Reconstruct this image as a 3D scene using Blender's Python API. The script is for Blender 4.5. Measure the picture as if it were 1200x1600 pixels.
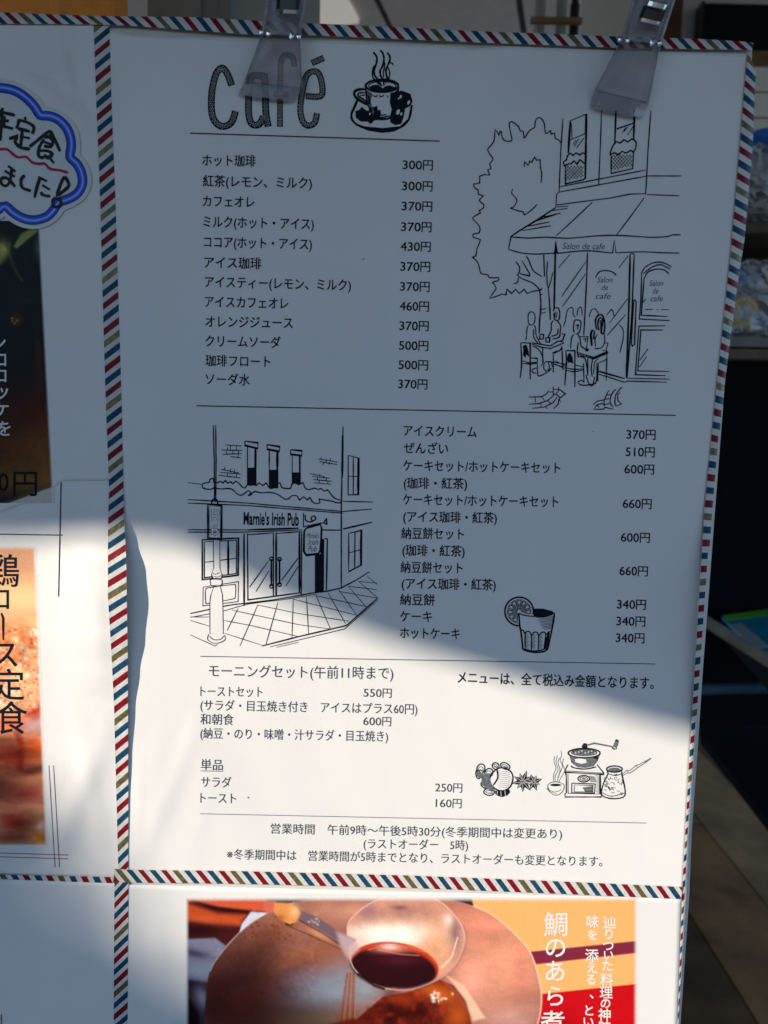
import bpy, math, random
import numpy as np
from mathutils import Vector, Matrix, noise
from mathutils.geometry import tessellate_polygon
random.seed(7)
for o in list(bpy.data.objects): bpy.data.objects.remove(o)
scn = bpy.context.scene
C = scn.collection
MM = 0.001
BASE = 1.10            # height of the lower left corner of the cafe menu sheet above the floor

# ------------------------------------------------------------------ camera (solved from the A3 sheet's corners)
F = 1200.0             # focal length in photograph pixels (photograph 1200 x 1600)
ax = np.array([0.99971159, -0.02382833, 0.00299229]); up = np.array([0.02427255, 0.99165058, 0.12664902])
up = up - ax*(up@ax); up /= np.linalg.norm(up); nn = np.cross(ax, up)
tb = np.array([-0.46362421, -0.65804727, -1.38051874])*297.0
RB = np.stack([ax, up, nn], 1)                 # board axes -> camera axes
cam_b = -RB.T @ tb                             # camera position in board mm (u, v, distance towards the viewer)
def bw(u, v, d=0.0): return Vector((u*MM, -d*MM, BASE+v*MM))
CAM = bw(*cam_b)
def ray_b(px, py):
    return RB.T @ np.array([(px-600)/F, -(py-800)/F, -1.0])
cam = bpy.data.cameras.new('camera'); camo = bpy.data.objects.new('camera', cam); C.objects.link(camo)
Rc = RB.T                                      # camera axes -> board axes
M3 = Matrix([[Rc[0][0], Rc[0][1], Rc[0][2]], [-Rc[2][0], -Rc[2][1], -Rc[2][2]], [Rc[1][0], Rc[1][1], Rc[1][2]]])
camo.matrix_world = Matrix.Translation(CAM) @ M3.to_4x4()
cam.sensor_fit = 'VERTICAL'; cam.sensor_height = 24; cam.sensor_width = 18; cam.lens = F/1600*24
cam.clip_start = 0.02; cam.clip_end = 500
cam.dof.use_dof = True; cam.dof.focus_distance = 0.415; cam.dof.aperture_fstop = 8.0
scn.camera = camo

# ------------------------------------------------------------------ light
SD = Vector((-0.75, -0.55, 0.40)).normalized()  # towards the sun
w = bpy.data.worlds.new('World'); scn.world = w; w.use_nodes = True
nt = w.node_tree; nt.nodes.clear()
sky = nt.nodes.new('ShaderNodeTexSky'); sky.sky_type = 'NISHITA'; sky.sun_disc = False
sky.sun_elevation = math.asin(SD.z); sky.sun_rotation = math.atan2(SD.x, SD.y)
sky.air_density = 1.0; sky.dust_density = 0.3; sky.ozone_density = 4.5
bg = nt.nodes.new('ShaderNodeBackground'); bg.inputs[1].default_value = 0.14
wo = nt.nodes.new('ShaderNodeOutputWorld'); nt.links.new(sky.outputs[0], bg.inputs[0]); nt.links.new(bg.outputs[0], wo.inputs[0])
sl = bpy.data.lights.new('sun', 'SUN'); sl.energy = 5.0; sl.angle = math.radians(0.53); sl.color = (1.0, 0.875, 0.70)
so = bpy.data.objects.new('sun', sl); C.objects.link(so); so.location = (-3, -3, 5)
so.rotation_euler = SD.to_track_quat('Z', 'Y').to_euler()
scn.view_settings.view_transform = 'Standard'; scn.view_settings.look = 'None'
scn.view_settings.exposure = 0.3; scn.view_settings.gamma = 1.0
scn.cycles.max_bounces = 8; scn.cycles.transparent_max_bounces = 12
scn.cycles.use_denoising = True

# ------------------------------------------------------------------ materials
def mat(name, col, rough=0.6, noise_amt=0.06, noise_scale=60, bump=0.0, bump_scale=300, metal=0.0, spec=0.5, attr=None, emit=None, coat=0.0):
    m = bpy.data.materials.new(name); m.use_nodes = True; t = m.node_tree; p = t.nodes['Principled BSDF']
    p.inputs['Roughness'].default_value = rough; p.inputs['Metallic'].default_value = metal
    p.inputs['Specular IOR Level'].default_value = spec; p.inputs['Coat Weight'].default_value = coat
    tc = t.nodes.new('ShaderNodeTexCoord')
    if attr:
        a = t.nodes.new('ShaderNodeAttribute'); a.attribute_name = attr; src = a.outputs['Color']
    else:
        a = t.nodes.new('ShaderNodeRGB'); a.outputs[0].default_value = (*col, 1); src = a.outputs[0]
    if noise_amt:
        n = t.nodes.new('ShaderNodeTexNoise'); n.inputs['Scale'].default_value = noise_scale; n.inputs['Detail'].default_value = 5
        t.links.new(tc.outputs['Object'], n.inputs['Vector'])
        mr = t.nodes.new('ShaderNodeMapRange'); mr.inputs[1].default_value = 0.3; mr.inputs[2].default_value = 0.7
        mr.inputs[3].default_value = 1-noise_amt; mr.inputs[4].default_value = 1+noise_amt
        t.links.new(n.outputs['Fac'], mr.inputs[0])
        mx = t.nodes.new('ShaderNodeVectorMath'); mx.operation = 'SCALE'
        t.links.new(src, mx.inputs[0]); t.links.new(mr.outputs[0], mx.inputs['Scale']); src = mx.outputs[0]
    t.links.new(src, p.inputs['Base Color'])
    if bump:
        n2 = t.nodes.new('ShaderNodeTexNoise'); n2.inputs['Scale'].default_value = bump_scale; n2.inputs['Detail'].default_value = 4
        t.links.new(tc.outputs['Object'], n2.inputs['Vector'])
        b = t.nodes.new('ShaderNodeBump'); b.inputs['Strength'].default_value = bump; b.inputs['Distance'].default_value = 0.001
        t.links.new(n2.outputs['Fac'], b.inputs['Height']); t.links.new(b.outputs[0], p.inputs['Normal'])
    if emit:
        p.inputs['Emission Color'].default_value = (*emit[0], 1); p.inputs['Emission Strength'].default_value = emit[1]
    return m
def clear_mat(name, col, mix, rough, bump=0.0):
    """thin clear plastic: part see-through, part glossy milky body"""
    m = bpy.data.materials.new(name); m.use_nodes = True; t = m.node_tree; p = t.nodes['Principled BSDF']
    p.inputs['Base Color'].default_value = (*col, 1); p.inputs['Roughness'].default_value = rough
    tr = t.nodes.new('ShaderNodeBsdfTransparent'); tr.inputs[0].default_value = (0.93, 0.92, 0.95, 1)
    ms = t.nodes.new('ShaderNodeMixShader'); ms.inputs[0].default_value = mix
    fr = t.nodes.new('ShaderNodeFresnel'); fr.inputs[0].default_value = 1.5
    ad = t.nodes.new('ShaderNodeMath'); ad.operation = 'ADD'; ad.use_clamp = True; ad.inputs[1].default_value = mix
    t.links.new(fr.outputs[0], ad.inputs[0]); t.links.new(ad.outputs[0], ms.inputs[0])
    t.links.new(tr.outputs[0], ms.inputs[1]); t.links.new(p.outputs[0], ms.inputs[2])
    t.links.new(ms.outputs[0], t.nodes['Material Output'].inputs[0])
    if bump:
        tc = t.nodes.new('ShaderNodeTexCoord'); n2 = t.nodes.new('ShaderNodeTexNoise'); n2.inputs['Scale'].default_value = 40
        t.links.new(tc.outputs['Object'], n2.inputs['Vector'])
        b = t.nodes.new('ShaderNodeBump'); b.inputs['Strength'].default_value = bump; b.inputs['Distance'].default_value = 0.01
        t.links.new(n2.outputs['Fac'], b.inputs['Height']); t.links.new(b.outputs[0], p.inputs['Normal']); t.links.new(b.outputs[0], fr.inputs['Normal'])
    return m
def s2l(c): return tuple((x/255/12.92 if x <= 10 else ((x/255+0.055)/1.055)**2.4) for x in c)
M = dict(
    paper=mat('paper', (0.78, 0.785, 0.80), 0.48, 0.03, 11, 0.05, 900, spec=0.35),
    paper2=mat('paper_thin', (0.78, 0.78, 0.795), 0.5, 0.02, 18, 0.08, 300, spec=0.35),
    ink=mat('black_ink', (0.011, 0.013, 0.022), 0.55, 0.25, 400, spec=0.04),
    inkfine=mat('printed_text_ink', (0.055, 0.065, 0.09), 0.55, 0.25, 400, spec=0.04),
    greyink=mat('grey_ink', (0.13, 0.15, 0.17), 0.55, 0.3, 900, spec=0.04),
    redline=mat('red_line_ink', (0.10, 0.025, 0.035), 0.55, 0.1, spec=0.04),
    purple=mat('purple_line_ink', (0.16, 0.06, 0.12), 0.55, 0.1, spec=0.04),
    marker=mat('black_marker', (0.010, 0.011, 0.012), 0.3, 0.2, 300, spec=0.12),
    redmarker=mat('red_marker', (0.45, 0.015, 0.05), 0.35, 0.15, 300, spec=0.12),
    white=mat('white_ink', (0.78, 0.785, 0.80), 0.5, 0.03),
    photo=mat('photo_print', (0, 0, 0), 0.42, 0.03, 900, attr='Col', spec=0.15),
    tapew=mat('tape_white', (0.62, 0.62, 0.62), 0.5, 0.06, 250, 0.35, 700, spec=0.12),
    tapeb=mat('tape_blue', (0.012, 0.060, 0.125), 0.4, 0.3, 350, 0.3, 700, spec=0.12),
    taper=mat('tape_red', (0.20, 0.008, 0.020), 0.4, 0.25, 350, 0.3, 700, spec=0.12),
    tapeg=mat('tape_gold', (0.16, 0.135, 0.065), 0.32, 0.35, 500, 0.4, 700, metal=0.25, spec=0.2),
    foam=mat('board_core', (0.62, 0.60, 0.57), 0.7, 0.05),
    clear=clear_mat('clear_plastic', (0.40, 0.38, 0.43), 0.22, 0.08, 0.25),
    clearside=clear_mat('clear_plastic_edge', (0.42, 0.41, 0.46), 0.34, 0.05, 0.9),
    glint=mat('glint_metal', (0.75, 0.78, 0.80), 0.08, 0, metal=0.9),
    steel=mat('spring_steel', (0.60, 0.62, 0.65), 0.22, 0.05, metal=1.0),
    blackm=mat('black_metal', (0.012, 0.012, 0.014), 0.35, 0.1),
)

# ------------------------------------------------------------------ scene helpers
def tag(o, label=None, cat=None, group=None, kind=None):
    if label: o['label'] = label
    if cat: o['category'] = cat
    if group: o['group'] = group
    if kind: o['kind'] = kind
    return o
ORG = {}
def org(o):
    return ORG.get(o.name, Vector((0, 0, 0))) if o else Vector((0, 0, 0))
def mk(name, vs, fs, mats, parent=None, fm=None, smooth=False, base=None, cols=None):
    me = bpy.data.meshes.new(name)
    if parent is not None: b = org(parent)
    elif base is not None: b = Vector(base)
    else:
        a = np.array([tuple(v) for v in vs]); b = Vector(((a[:, 0].min()+a[:, 0].max())/2, (a[:, 1].min()+a[:, 1].max())/2, a[:, 2].min()))
    me.from_pydata([tuple(Vector(v)-b) for v in vs], [], fs)
    ms = mats if isinstance(mats, (list, tuple)) else [mats]
    for m in ms: me.materials.append(m)
    if fm: me.polygons.foreach_set('material_index', fm)
    if smooth: me.polygons.foreach_set('use_smooth', [True]*len(me.polygons))
    if cols is not None:
        ca = me.color_attributes.new('Col', 'FLOAT_COLOR', 'POINT'); ca.data.foreach_set('color', np.asarray(cols, np.float32).ravel())
    me.update()
    o = bpy.data.objects.new(name, me); C.objects.link(o)
    if parent is not None:
        o.parent = parent; ORG[o.name] = b
    else:
        o.location = b; ORG[o.name] = b
    return o
def empty(name, loc):
    o = bpy.data.objects.new(name, None); o.empty_display_size = 0.02; C.objects.link(o); o.location = loc; ORG[o.name] = Vector(loc); return o
class MB:
    def __init__(s): s.v = []; s.f = []; s.m = []
    def quad(s, a, b, c, d, m=0):
        n = len(s.v); s.v += [a, b, c, d]; s.f.append((n, n+1, n+2, n+3)); s.m.append(m)
    def add(s, vs, fs, m=0):
        n = len(s.v); s.v += list(vs); s.f += [tuple(i+n for i in f) for f in fs]; s.m += [m]*len(fs)
    def box(s, x0, x1, y0, y1, z0, z1, m=0, mtx=None, bev=0.0):
        b = bev
        if b <= 0:
            vs = [Vector(p) for p in ((x0, y0, z0), (x1, y0, z0), (x1, y1, z0), (x0, y1, z0), (x0, y0, z1), (x1, y0, z1), (x1, y1, z1), (x0, y1, z1))]
            fs = [(0, 3, 2, 1), (4, 5, 6, 7), (0, 1, 5, 4), (1, 2, 6, 5), (2, 3, 7, 6), (3, 0, 4, 7)]
        else:   # chamfered box: three nested faces per corner
            vs = []; idx = {}
            X, Y, Z = (x0, x1), (y0, y1), (z0, z1)
            for i in (0, 1):
                for j in (0, 1):
                    for k in (0, 1):
                        sx, sy, sz = (1-2*i)*b, (1-2*j)*b, (1-2*k)*b
                        for a, (dx, dy, dz) in enumerate(((0, sy, sz), (sx, 0, sz), (sx, sy, 0))):
                            idx[(i, j, k, a)] = len(vs); vs.append(Vector((X[i]+dx, Y[j]+dy, Z[k]+dz)))
            g = lambda i, j, k, a: idx[(i, j, k, a)]
            fs = []
            for i in (0, 1): fs.append((g(i, 0, 0, 0), g(i, 1, 0, 0), g(i, 1, 1, 0), g(i, 0, 1, 0)))
            for j in (0, 1): fs.append((g(0, j, 0, 1), g(1, j, 0, 1), g(1, j, 1, 1), g(0, j, 1, 1)))
            for k in (0, 1): fs.append((g(0, 0, k, 2), g(1, 0, k, 2), g(1, 1, k, 2), g(0, 1, k, 2)))
            for j in (0, 1):
                for k in (0, 1): fs.append((g(0, j, k, 1), g(1, j, k, 1), g(1, j, k, 2), g(0, j, k, 2)))
            for i in (0, 1):
                for k in (0, 1): fs.append((g(i, 0, k, 0), g(i, 1, k, 0), g(i, 1, k, 2), g(i, 0, k, 2)))
            for i in (0, 1):
                for j in (0, 1): fs.append((g(i, j, 0, 0), g(i, j, 1, 0), g(i, j, 1, 1), g(i, j, 0, 1)))
            for i in (0, 1):
                for j in (0, 1):
                    for k in (0, 1): fs.append((g(i, j, k, 0), g(i, j, k, 1), g(i, j, k, 2)))
        if mtx: vs = [mtx @ v for v in vs]
        s.add(vs, fs, m)
    def build(s, name, mats, parent=None, **k): return mk(name, s.v, s.f, mats, parent, fm=s.m, **k)
def at(px, py, Y):
    """the real point behind photograph pixel (px, py) on the vertical plane y = Y"""
    r = ray_b(px, py); d = Vector((r[0], -r[2], r[1])); t = (Y-CAM.y)/d.y; return CAM+d*t
def atz(px, py, z):
    r = ray_b(px, py); d = Vector((r[0], -r[2], r[1])); t = (z-CAM.z)/d.z; return CAM+d*t

# ------------------------------------------------------------------ relief of the sheets (mm in front of the board's face)
def sm(x): x = max(0.0, min(1.0, x)); return x*x*(3-2*x)
def plane_uv(px, py, d=0.0):
    r = ray_b(px, py); t = (d-cam_b[2])/r[2]; return cam_b[0]+r[0]*t, cam_b[1]+r[1]*t
def _vk(py): return plane_uv(190, py)[1]
BK = [(_vk(y), h) for y, h in ((1420, 0), (1340, .1), (1250, .45), (1180, 1.0), (1100, 2.0), (1040, 3.4), (985, 5.0), (925, 6.0), (880, 5.4), (840, 3.4), (800, 1.1), (760, 0.15), (700, 0))]
def bulge(v):
    if v <= BK[0][0] or v >= BK[-1][0]: return 0.0
    for (a, ha), (b, hb) in zip(BK, BK[1:]):
        if a <= v <= b: return ha+(hb-ha)*sm((v-a)/(b-a))
    return 0.0
def ridge(u, v, x0, y0, x1, y1, wd):
    dx, dy = x1-x0, y1-y0; L = math.hypot(dx, dy); t = ((u-x0)*dx+(v-y0)*dy)/L/L; s = ((u-x0)*dy-(v-y0)*dx)/L
    return math.exp(-(s/wd)**2)*sm(1.15-abs(t-0.5)*1.6)
def nz(u, v, s, k=0.0): return noise.noise(Vector((u/s, v/s, k)))
_r1 = [(plane_uv(*a), plane_uv(*b), wd, h) for a, b, wd, h in (((20, 100), (120, 130), 3.5, 1.7), ((105, 60), (150, 190), 3, 1.7), ((80, 130), (145, 175), 4, 1.5), ((118, 70), (125, 165), 2, 0.9), ((60, 640), (160, 560), 9, .9), ((70, 740), (165, 640), 7, .8))]
def rel_menu(u, v):
    r = 0.9+0.7*nz(u, v*0.6, 120, 3)+0.17*nz(u*1.3+v*.5, v*.35, 26, 9)*(0.35+sm((190-v)/150))+0.05*nz(u*.6, v*1.4, 14, 21)
    r += 0.5*math.exp(-((u-14)/12)**2)*sm((150-v)/60)*sm((v+5)/60)*nz(u, v, 40, 5)
    r += 0.45*ridge(u, v, 8, 10, 42, 95, 5)*1.0
    for a, b, wd, h in _r3: r += h*ridge(u, v, a[0], a[1], b[0], b[1], wd)
    r *= sm((u+9)/12)*0.8+0.2
    r += 0.9*sm((v-404)/14)*(0.5+0.6*nz(u, 0, 45, 2))          # the top edge lifts a little under its tape
    e = min(u+8, 304-u); return max(0.25, r)
def rel_left(u, v):
    r = 0.9+0.5*nz(u, v, 60, 14)+0.16*nz(u, v, 20, 4)
    for a, b, wd, h in _r1: r += h*ridge(u, v, a[0], a[1], b[0], b[1], wd)
    t = sm((u+58)/52)
    return max(0.3, r)+bulge(v)*t*t
_r2 = [(plane_uv(*a), plane_uv(*b), wd, h) for a, b, wd, h in (((178, 1120), (70, 1365), 7, 1.0), ((120, 1090), (165, 1350), 5, .45), ((150, 880), (165, 1050), 6, .35), ((60, 1380), (140, 1120), 12, .5))]
_r3 = [(plane_uv(*a), plane_uv(*b), wd, h) for a, b, wd, h in (((222, 1170), (214, 1345), 2.6, .28), ((262, 1110), (225, 1330), 7, .35), ((330, 1180), (300, 1350), 6, .22), ((735, 74), (745, 92), 5, .9))]
def rel_left_low(u, v):
    r = rel_left(u, v)-0.30
    for a, b, wd, h in _r2: r += h*ridge(u, v, a[0], a[1], b[0], b[1], wd)
    return r
def rel_low(u, v):
    return max(0.25, 0.7+0.4*nz(u, v, 90, 31)+0.25*ridge(u, v, 16, -5, 18, -90, 2.2)+0.08*nz(u, v, 22, 6))
def rel_tape(u, v):
    b = rel_low(u, v) if v < -3 else max(rel_menu(min(304, u), v)*(1 if u > -6 else 0), (rel_left(min(u, 0), v) if u < 6 else 0)-bulge(v), rel_low(u, v) if v < 3 else 0)
    return b+0.22+bulge(v)*1.05
def rel_sticker(u, v):
    return rel_left(u, v)+1.0+0.6*sm((-20-u)/30)*0
class Sheet:
    def __init__(s, rel): s.rel = rel
    def uv(s, px, py, h=0.0):
        d = 0.8
        for _ in range(5):
            u, v = plane_uv(px, py, d); d = s.rel(u, v)+h
        return u, v, d
    def P(s, px, py, h=0.0): return bw(*s.uv(px, py, h))
    def Q(s, u, v, h=0.0): return bw(u, v, s.rel(u, v)+h)
S_menu, S_left, S_leftlow, S_low, S_tape, S_stick = (Sheet(r) for r in (rel_menu, rel_left, rel_left_low, rel_low, rel_tape, rel_sticker))
INK = 0.10

def sheet_mesh(name, sh, x_of_row, rows, ncol, material, label, cat='sheet', group=None):
    """a sheet of paper spanned between a left and a right edge given in board mm per row (v, u0, u1)"""
    vs = []; fs = []
    for (v, u0, u1) in rows:
        for i in range(ncol+1):
            u = u0+(u1-u0)*i/ncol; vs.append(sh.Q(u, v))
    for r in range(len(rows)-1):
        for i in range(ncol):
            a = r*(ncol+1)+i; fs.append((a, a+1, a+ncol+2, a+ncol+1))
    n = len(vs)
    # back face 0.12 mm behind, closed round the rim
    vs += [p+Vector((0, 0.12*MM, 0)) for p in vs]; fs += [tuple(i+n for i in reversed(f)) for f in fs]
    nr = len(rows); k = ncol+1
    loop = [i for i in range(k)]+[r*k+ncol for r in range(1, nr)]+[(nr-1)*k+i for i in range(ncol-1, -1, -1)]+[r*k for r in range(nr-2, 0, -1)]
    for a, b in zip(loop, loop[1:]+loop[:1]): fs.append((a, a+n, b+n, b))
    o = mk(name, vs, fs, material, smooth=True); return tag(o, label, cat, group)

def smooth_line(pts, k=3, closed=False):
    if k <= 1 or len(pts) < 3: return list(pts)+([pts[0]] if closed else [])
    P = list(pts); n = len(P); out = []
    g = (lambda i: P[i % n]) if closed else (lambda i: P[max(0, min(n-1, i))])
    for i in range(n if closed else n-1):
        a, b, c, d = g(i-1), g(i), g(i+1), g(i+2)
        for j in range(k):
            t = j/k
            out.append(tuple(0.5*((2*b[q])+(-a[q]+c[q])*t+(2*a[q]-5*b[q]+4*c[q]-d[q])*t*t+(-a[q]+3*b[q]-3*c[q]+d[q])*t**3) for q in (0, 1)))
    out.append(P[0] if closed else P[-1]); return out
def ribbon(mb, sh, pts, wpx, h=INK, m=0, taper=True, maxseg=14):
    """a pen stroke of width wpx through photograph points"""
    P = [pts[0]]
    for p in pts[1:]:
        q = P[-1]; L = math.hypot(p[0]-q[0], p[1]-q[1])
        if L < 0.05: continue
        n = max(1, int(L/maxseg))
        for i in range(1, n+1): P.append((q[0]+(p[0]-q[0])*i/n, q[1]+(p[1]-q[1])*i/n))
    if len(P) < 2: return
    ws = []
    N = len(P)
    vs = []
    for i, p in enumerate(P):
        a = P[max(0, i-1)]; b = P[min(N-1, i+1)]; dx, dy = b[0]-a[0], b[1]-a[1]; L = math.hypot(dx, dy) or 1
        k = 1.0
        if 0 < i < N-1:
            d1 = (p[0]-a[0], p[1]-a[1]); d2 = (b[0]-p[0], b[1]-p[1]); l1 = math.hypot(*d1) or 1; l2 = math.hypot(*d2) or 1
            c = (d1[0]*d2[0]+d1[1]*d2[1])/l1/l2; k = 1/max(0.62, math.sqrt(max(0, (1+c)/2)))
        ww = wpx*(0.53 if wpx >= 3 else 0.80 if wpx >= 1.05 else 0.62)*k*(1+0.12*math.sin(i*2.3+p[0])*(1 if taper else 0))
        if taper and i in (0, N-1): ww *= 0.75
        nx, ny = -dy/L*ww, dx/L*ww
        vs.append(sh.P(p[0]+nx, p[1]+ny, h)); vs.append(sh.P(p[0]-nx, p[1]-ny, h))
    mb.add(vs, [(2*i, 2*i+1, 2*i+3, 2*i+2) for i in range(N-1)], m)
def fill(mb, sh, pts, h=INK, m=0):
    vs = [sh.P(x, y, h) for x, y in pts]
    tris = tessellate_polygon([[Vector((x, y, 0)) for x, y in pts]])
    mb.add(vs, [tuple(t) for t in tris], m)
def ell(cx, cy, rx, ry, n=20, a0=0, a1=360, rot=0):
    r = math.radians(rot); o = []
    for i in range(n+(0 if a1-a0 == 360 else 1)):
        a = math.radians(a0+(a1-a0)*i/n); x, y = rx*math.cos(a), ry*math.sin(a)
        o.append((cx+x*math.cos(r)-y*math.sin(r), cy+x*math.sin(r)+y*math.cos(r)))
    return o
class Pen:
    """traces given in the coordinates of an enlargement: offset and scale map them to the photograph"""
    def __init__(s, sh, ox, oy, sc, w=1.25): s.sh = sh; s.o = (ox, oy); s.sc = sc; s.mb = MB(); s.w = w
    def T(s, pts): return [(s.o[0]+x/s.sc, s.o[1]+y/s.sc) for x, y in pts]
    def at(s, ox, oy, sc): s.o = (ox, oy); s.sc = sc; return s
    def L(s, txt, w=None, k=3, closed=False, m=0, h=INK):
        for part in txt.split(';'):
            part = part.strip()
            if not part: continue
            v = [float(q) for q in part.replace(',', ' ').split()]
            pts = s.T(list(zip(v[0::2], v[1::2])))
            ribbon(s.mb, s.sh, smooth_line(pts, k, closed), w or s.w, h, m)
    def S(s, txt, w=None, **k): s.L(txt, w, k=1, **k)
    def E(s, cx, cy, rx, ry, w=None, a0=0, a1=360, rot=0, m=0, h=INK, n=22):
        p = ell(cx, cy, rx, ry, n, a0, a1, rot)
        if a1-a0 == 360: p.append(p[0])
        ribbon(s.mb, s.sh, s.T(p), w or s.w, h, m, taper=False)
    def FILL(s, txt, m=0, h=INK):
        v = [float(q) for q in txt.replace(',', ' ').replace(';', ' ').split()]
        fill(s.mb, s.sh, s.T(list(zip(v[0::2], v[1::2]))), h, m)
    def FE(s, cx, cy, rx, ry, m=0, h=INK, rot=0, n=18): fill(s.mb, s.sh, s.T(ell(cx, cy, rx, ry, n, rot=rot)), h, m)
    def build(s, name, parent, mats=None): return s.mb.build(name, mats or [M['ink'], M['white'], M['greyink']], parent)

# ------------------------------------------------------------------ lettering
_tc = {}
def glyphs(s, bold=0.0, shear=0.0):
    key = (s, bold, shear)
    if key in _tc: return _tc[key]
    cu = bpy.data.curves.new('lettering', 'FONT'); cu.body = s; cu.size = 1.0; cu.resolution_u = 3; cu.offset = bold; cu.shear = shear; cu.fill_mode = 'FRONT'
    ob = bpy.data.objects.new('lettering', cu); C.objects.link(ob)
    dg = bpy.context.evaluated_depsgraph_get(); dg.update()
    me = ob.evaluated_get(dg).to_mesh()
    vs = np.array([tuple(v.co[:2]) for v in me.vertices]) if len(me.vertices) else np.zeros((0, 2))
    fs = [tuple(p.vertices) for p in me.polygons]
    ob.evaluated_get(dg).to_mesh_clear(); bpy.data.objects.remove(ob); bpy.data.curves.remove(cu)
    _tc[key] = (vs, fs); return _tc[key]
_ref = glyphs('円')[0]
EMC = (_ref[:, 1].min()+_ref[:, 1].max())/2; EMH = _ref[:, 1].max()-_ref[:, 1].min()
def text(sh, s, x0, y0, x1, y1, hpx, parent, name='menu_text', m=None, bold=0.0, h=INK, shear=0.0, latin=False, label=None, fat=0.0):
    """a line of text whose ink runs from (x0, y0) to (x1, y1) (its mid height), hpx high"""
    vs, fs = glyphs(s, bold, shear)
    if not len(vs): return None
    a, b = vs[:, 0].min(), vs[:, 0].max()
    if latin: c = (vs[:, 1].min()+vs[:, 1].max())/2; eh = vs[:, 1].max()-vs[:, 1].min()
    else: c, eh = EMC, EMH
    L = math.hypot(x1-x0, y1-y0); dx, dy = (x1-x0)/L, (y1-y0)/L
    out = []
    for x, y in vs:
        t = (x-a)/(b-a)*L; q = -(y-c)/eh*hpx
        out.append(sh.P(x0+dx*t-dy*q, y0+dy*t+dx*q, h))
    if fat:      # heavier print: the same glyphs laid again a fraction of a pixel aside
        n = len(vs); base = list(out); f0 = list(fs); rr = 0
        for ox, oy in ((fat, 0), (0, fat*.8), (fat, fat*.8)):
            rr += 1; out += [p+Vector((ox*.3*MM, -.012*MM*rr, -oy*.3*MM)) for p in base]; fs = fs+[tuple(i+n*rr for i in f) for f in f0]
    o = mk(name, out, fs, m or M['inkfine'], parent)
    if label: o['label'] = label
    return o
def char(mb, sh, s, cx, cy, size, bold=0.0, h=INK, m=0, tilt=0.0, wscale=1.0, fat=.6):
    vs, fs = glyphs(s, 0.0)
    c = (_ref[:, 0].min()+_ref[:, 0].max())/2; k = size/EMH*0.9
    if s in 'ーコ0': c = (vs[:, 0].min()+vs[:, 0].max())/2
    out = []
    for x, y in vs:
        X, Y = (x-c)*k*wscale, -(y-EMC)*k
        out.append(sh.P(cx+X*math.cos(tilt)-Y*math.sin(tilt), cy+X*math.sin(tilt)+Y*math.cos(tilt), h))
    mb.add(out, fs, m)
    if fat:
        for q, (ox, oz) in enumerate(((1, 0), (0, -1), (1, -1))): mb.add([p+Vector((ox*fat*.3*MM, -.01*MM*(q+1), oz*fat*.3*MM)) for p in out], fs, m)

# ------------------------------------------------------------------ the setting outside and inside the shop
def slab(name, x0, x1, y0, y1, z0, z1, m, parent=None, bev=0.0):
    b = MB(); b.box(x0, x1, y0, y1, z0, z1, bev=bev); return b.build(name, m, parent)
m_pave = mat('concrete_paving', (0.13, 0.13, 0.13), 0.85, 0.15, 6, 0.4, 120)
pv = MB()
for f in ((-60, 60, -60, 60),):
    pv.quad(Vector((f[0], f[2], -.065)), Vector((f[1], f[2], -.065)), Vector((f[1], f[3], -.065)), Vector((f[0], f[3], -.065)))
tag(pv.build('ground', m_pave), kind='structure')
m_wood = [mat('floor_wood_%d' % i, c, 0.42, 0.45, 7, 0.3, 60, spec=0.25) for i, c in enumerate(((0.30, 0.14, 0.045), (0.13, 0.06, 0.022), (0.36, 0.20, 0.075)))]
fl = slab('floor', -3.2, 4.2, 0.12, 6.0, -0.06, 0.0, mat('floor_joint', (0.02, 0.014, 0.01), 0.8)); tag(fl, kind='structure')
_a, _b = atz(1079, 1431, .012), atz(1185, 1600, .012); rot = math.atan2(_b.y-_a.y, _b.x-_a.x)-math.pi/2; rm = Matrix.Rotation(rot, 4, 'Z')
cnt = 0
for i in range(-14, 15):
    for j in range(-7, 8):
        L, Wd = 0.95, 0.235
        cx = (i-.5)*Wd; cy = j*L+(i % 2)*L*0.47
        c = rm @ Vector((cx, cy, 0))+Vector((_a.x, _a.y, 0))
        if not (0.35 < c.x < 3.4 and 0.62 < c.y < 5.3): continue
        b = MB(); mt = Matrix.Translation(c) @ rm
        b.box(-Wd/2+.003, Wd/2-.003, -L/2+.003, L/2-.003, 0.0, 0.012, mtx=mt)
        b.build('plank', m_wood[(i*7+j*3) % 3], fl)
m_wall = mat('plaster_bluegrey', (0.74, 0.78, 0.80), 0.8, 0.05, 5)
m_cream = mat('plaster_cream', (0.86, 0.70, 0.50), 0.8, 0.05, 8)
xw = at(62, 20, 0.20).x
tag(slab('wall_front', -3.35, xw-0.002, 0.14, 0.30, 0.0, 3.3, m_cream), kind='structure')
ceil = slab('ceiling', -3.35, 4.35, 0.14, 5.15, 3.20, 3.28, mat('ceiling_joint', (0.08, 0.08, 0.085), 0.8)); tag(ceil, kind='structure')
m_ct = mat('ceiling_tile', (0.80, 0.81, 0.82), 0.8, 0.05, 12)
m_lamp = mat('lamp_diffuser', (0.7, 0.7, 0.66), 0.6, 0, emit=((1.0, 0.96, 0.86), 0.22))
rc = Matrix.Rotation(math.radians(-14), 4, 'Z')
for i in range(-6, 7):
    for j in range(-6, 7):
        c = rc @ Vector((i*0.62, j*0.62, 0))+Vector((0.25, 2.9, 0))
        if not (-2.6 < c.x < 2.9 and 1.2 < c.y < 4.6): continue
        b = MB(); b.box(-.295, .295, -.295, .295, 3.188, 3.202, mtx=Matrix.Translation(c) @ rc); b.build('ceiling_tile', m_ct, ceil)
lp = atz(520, 18, 3.17)
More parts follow.
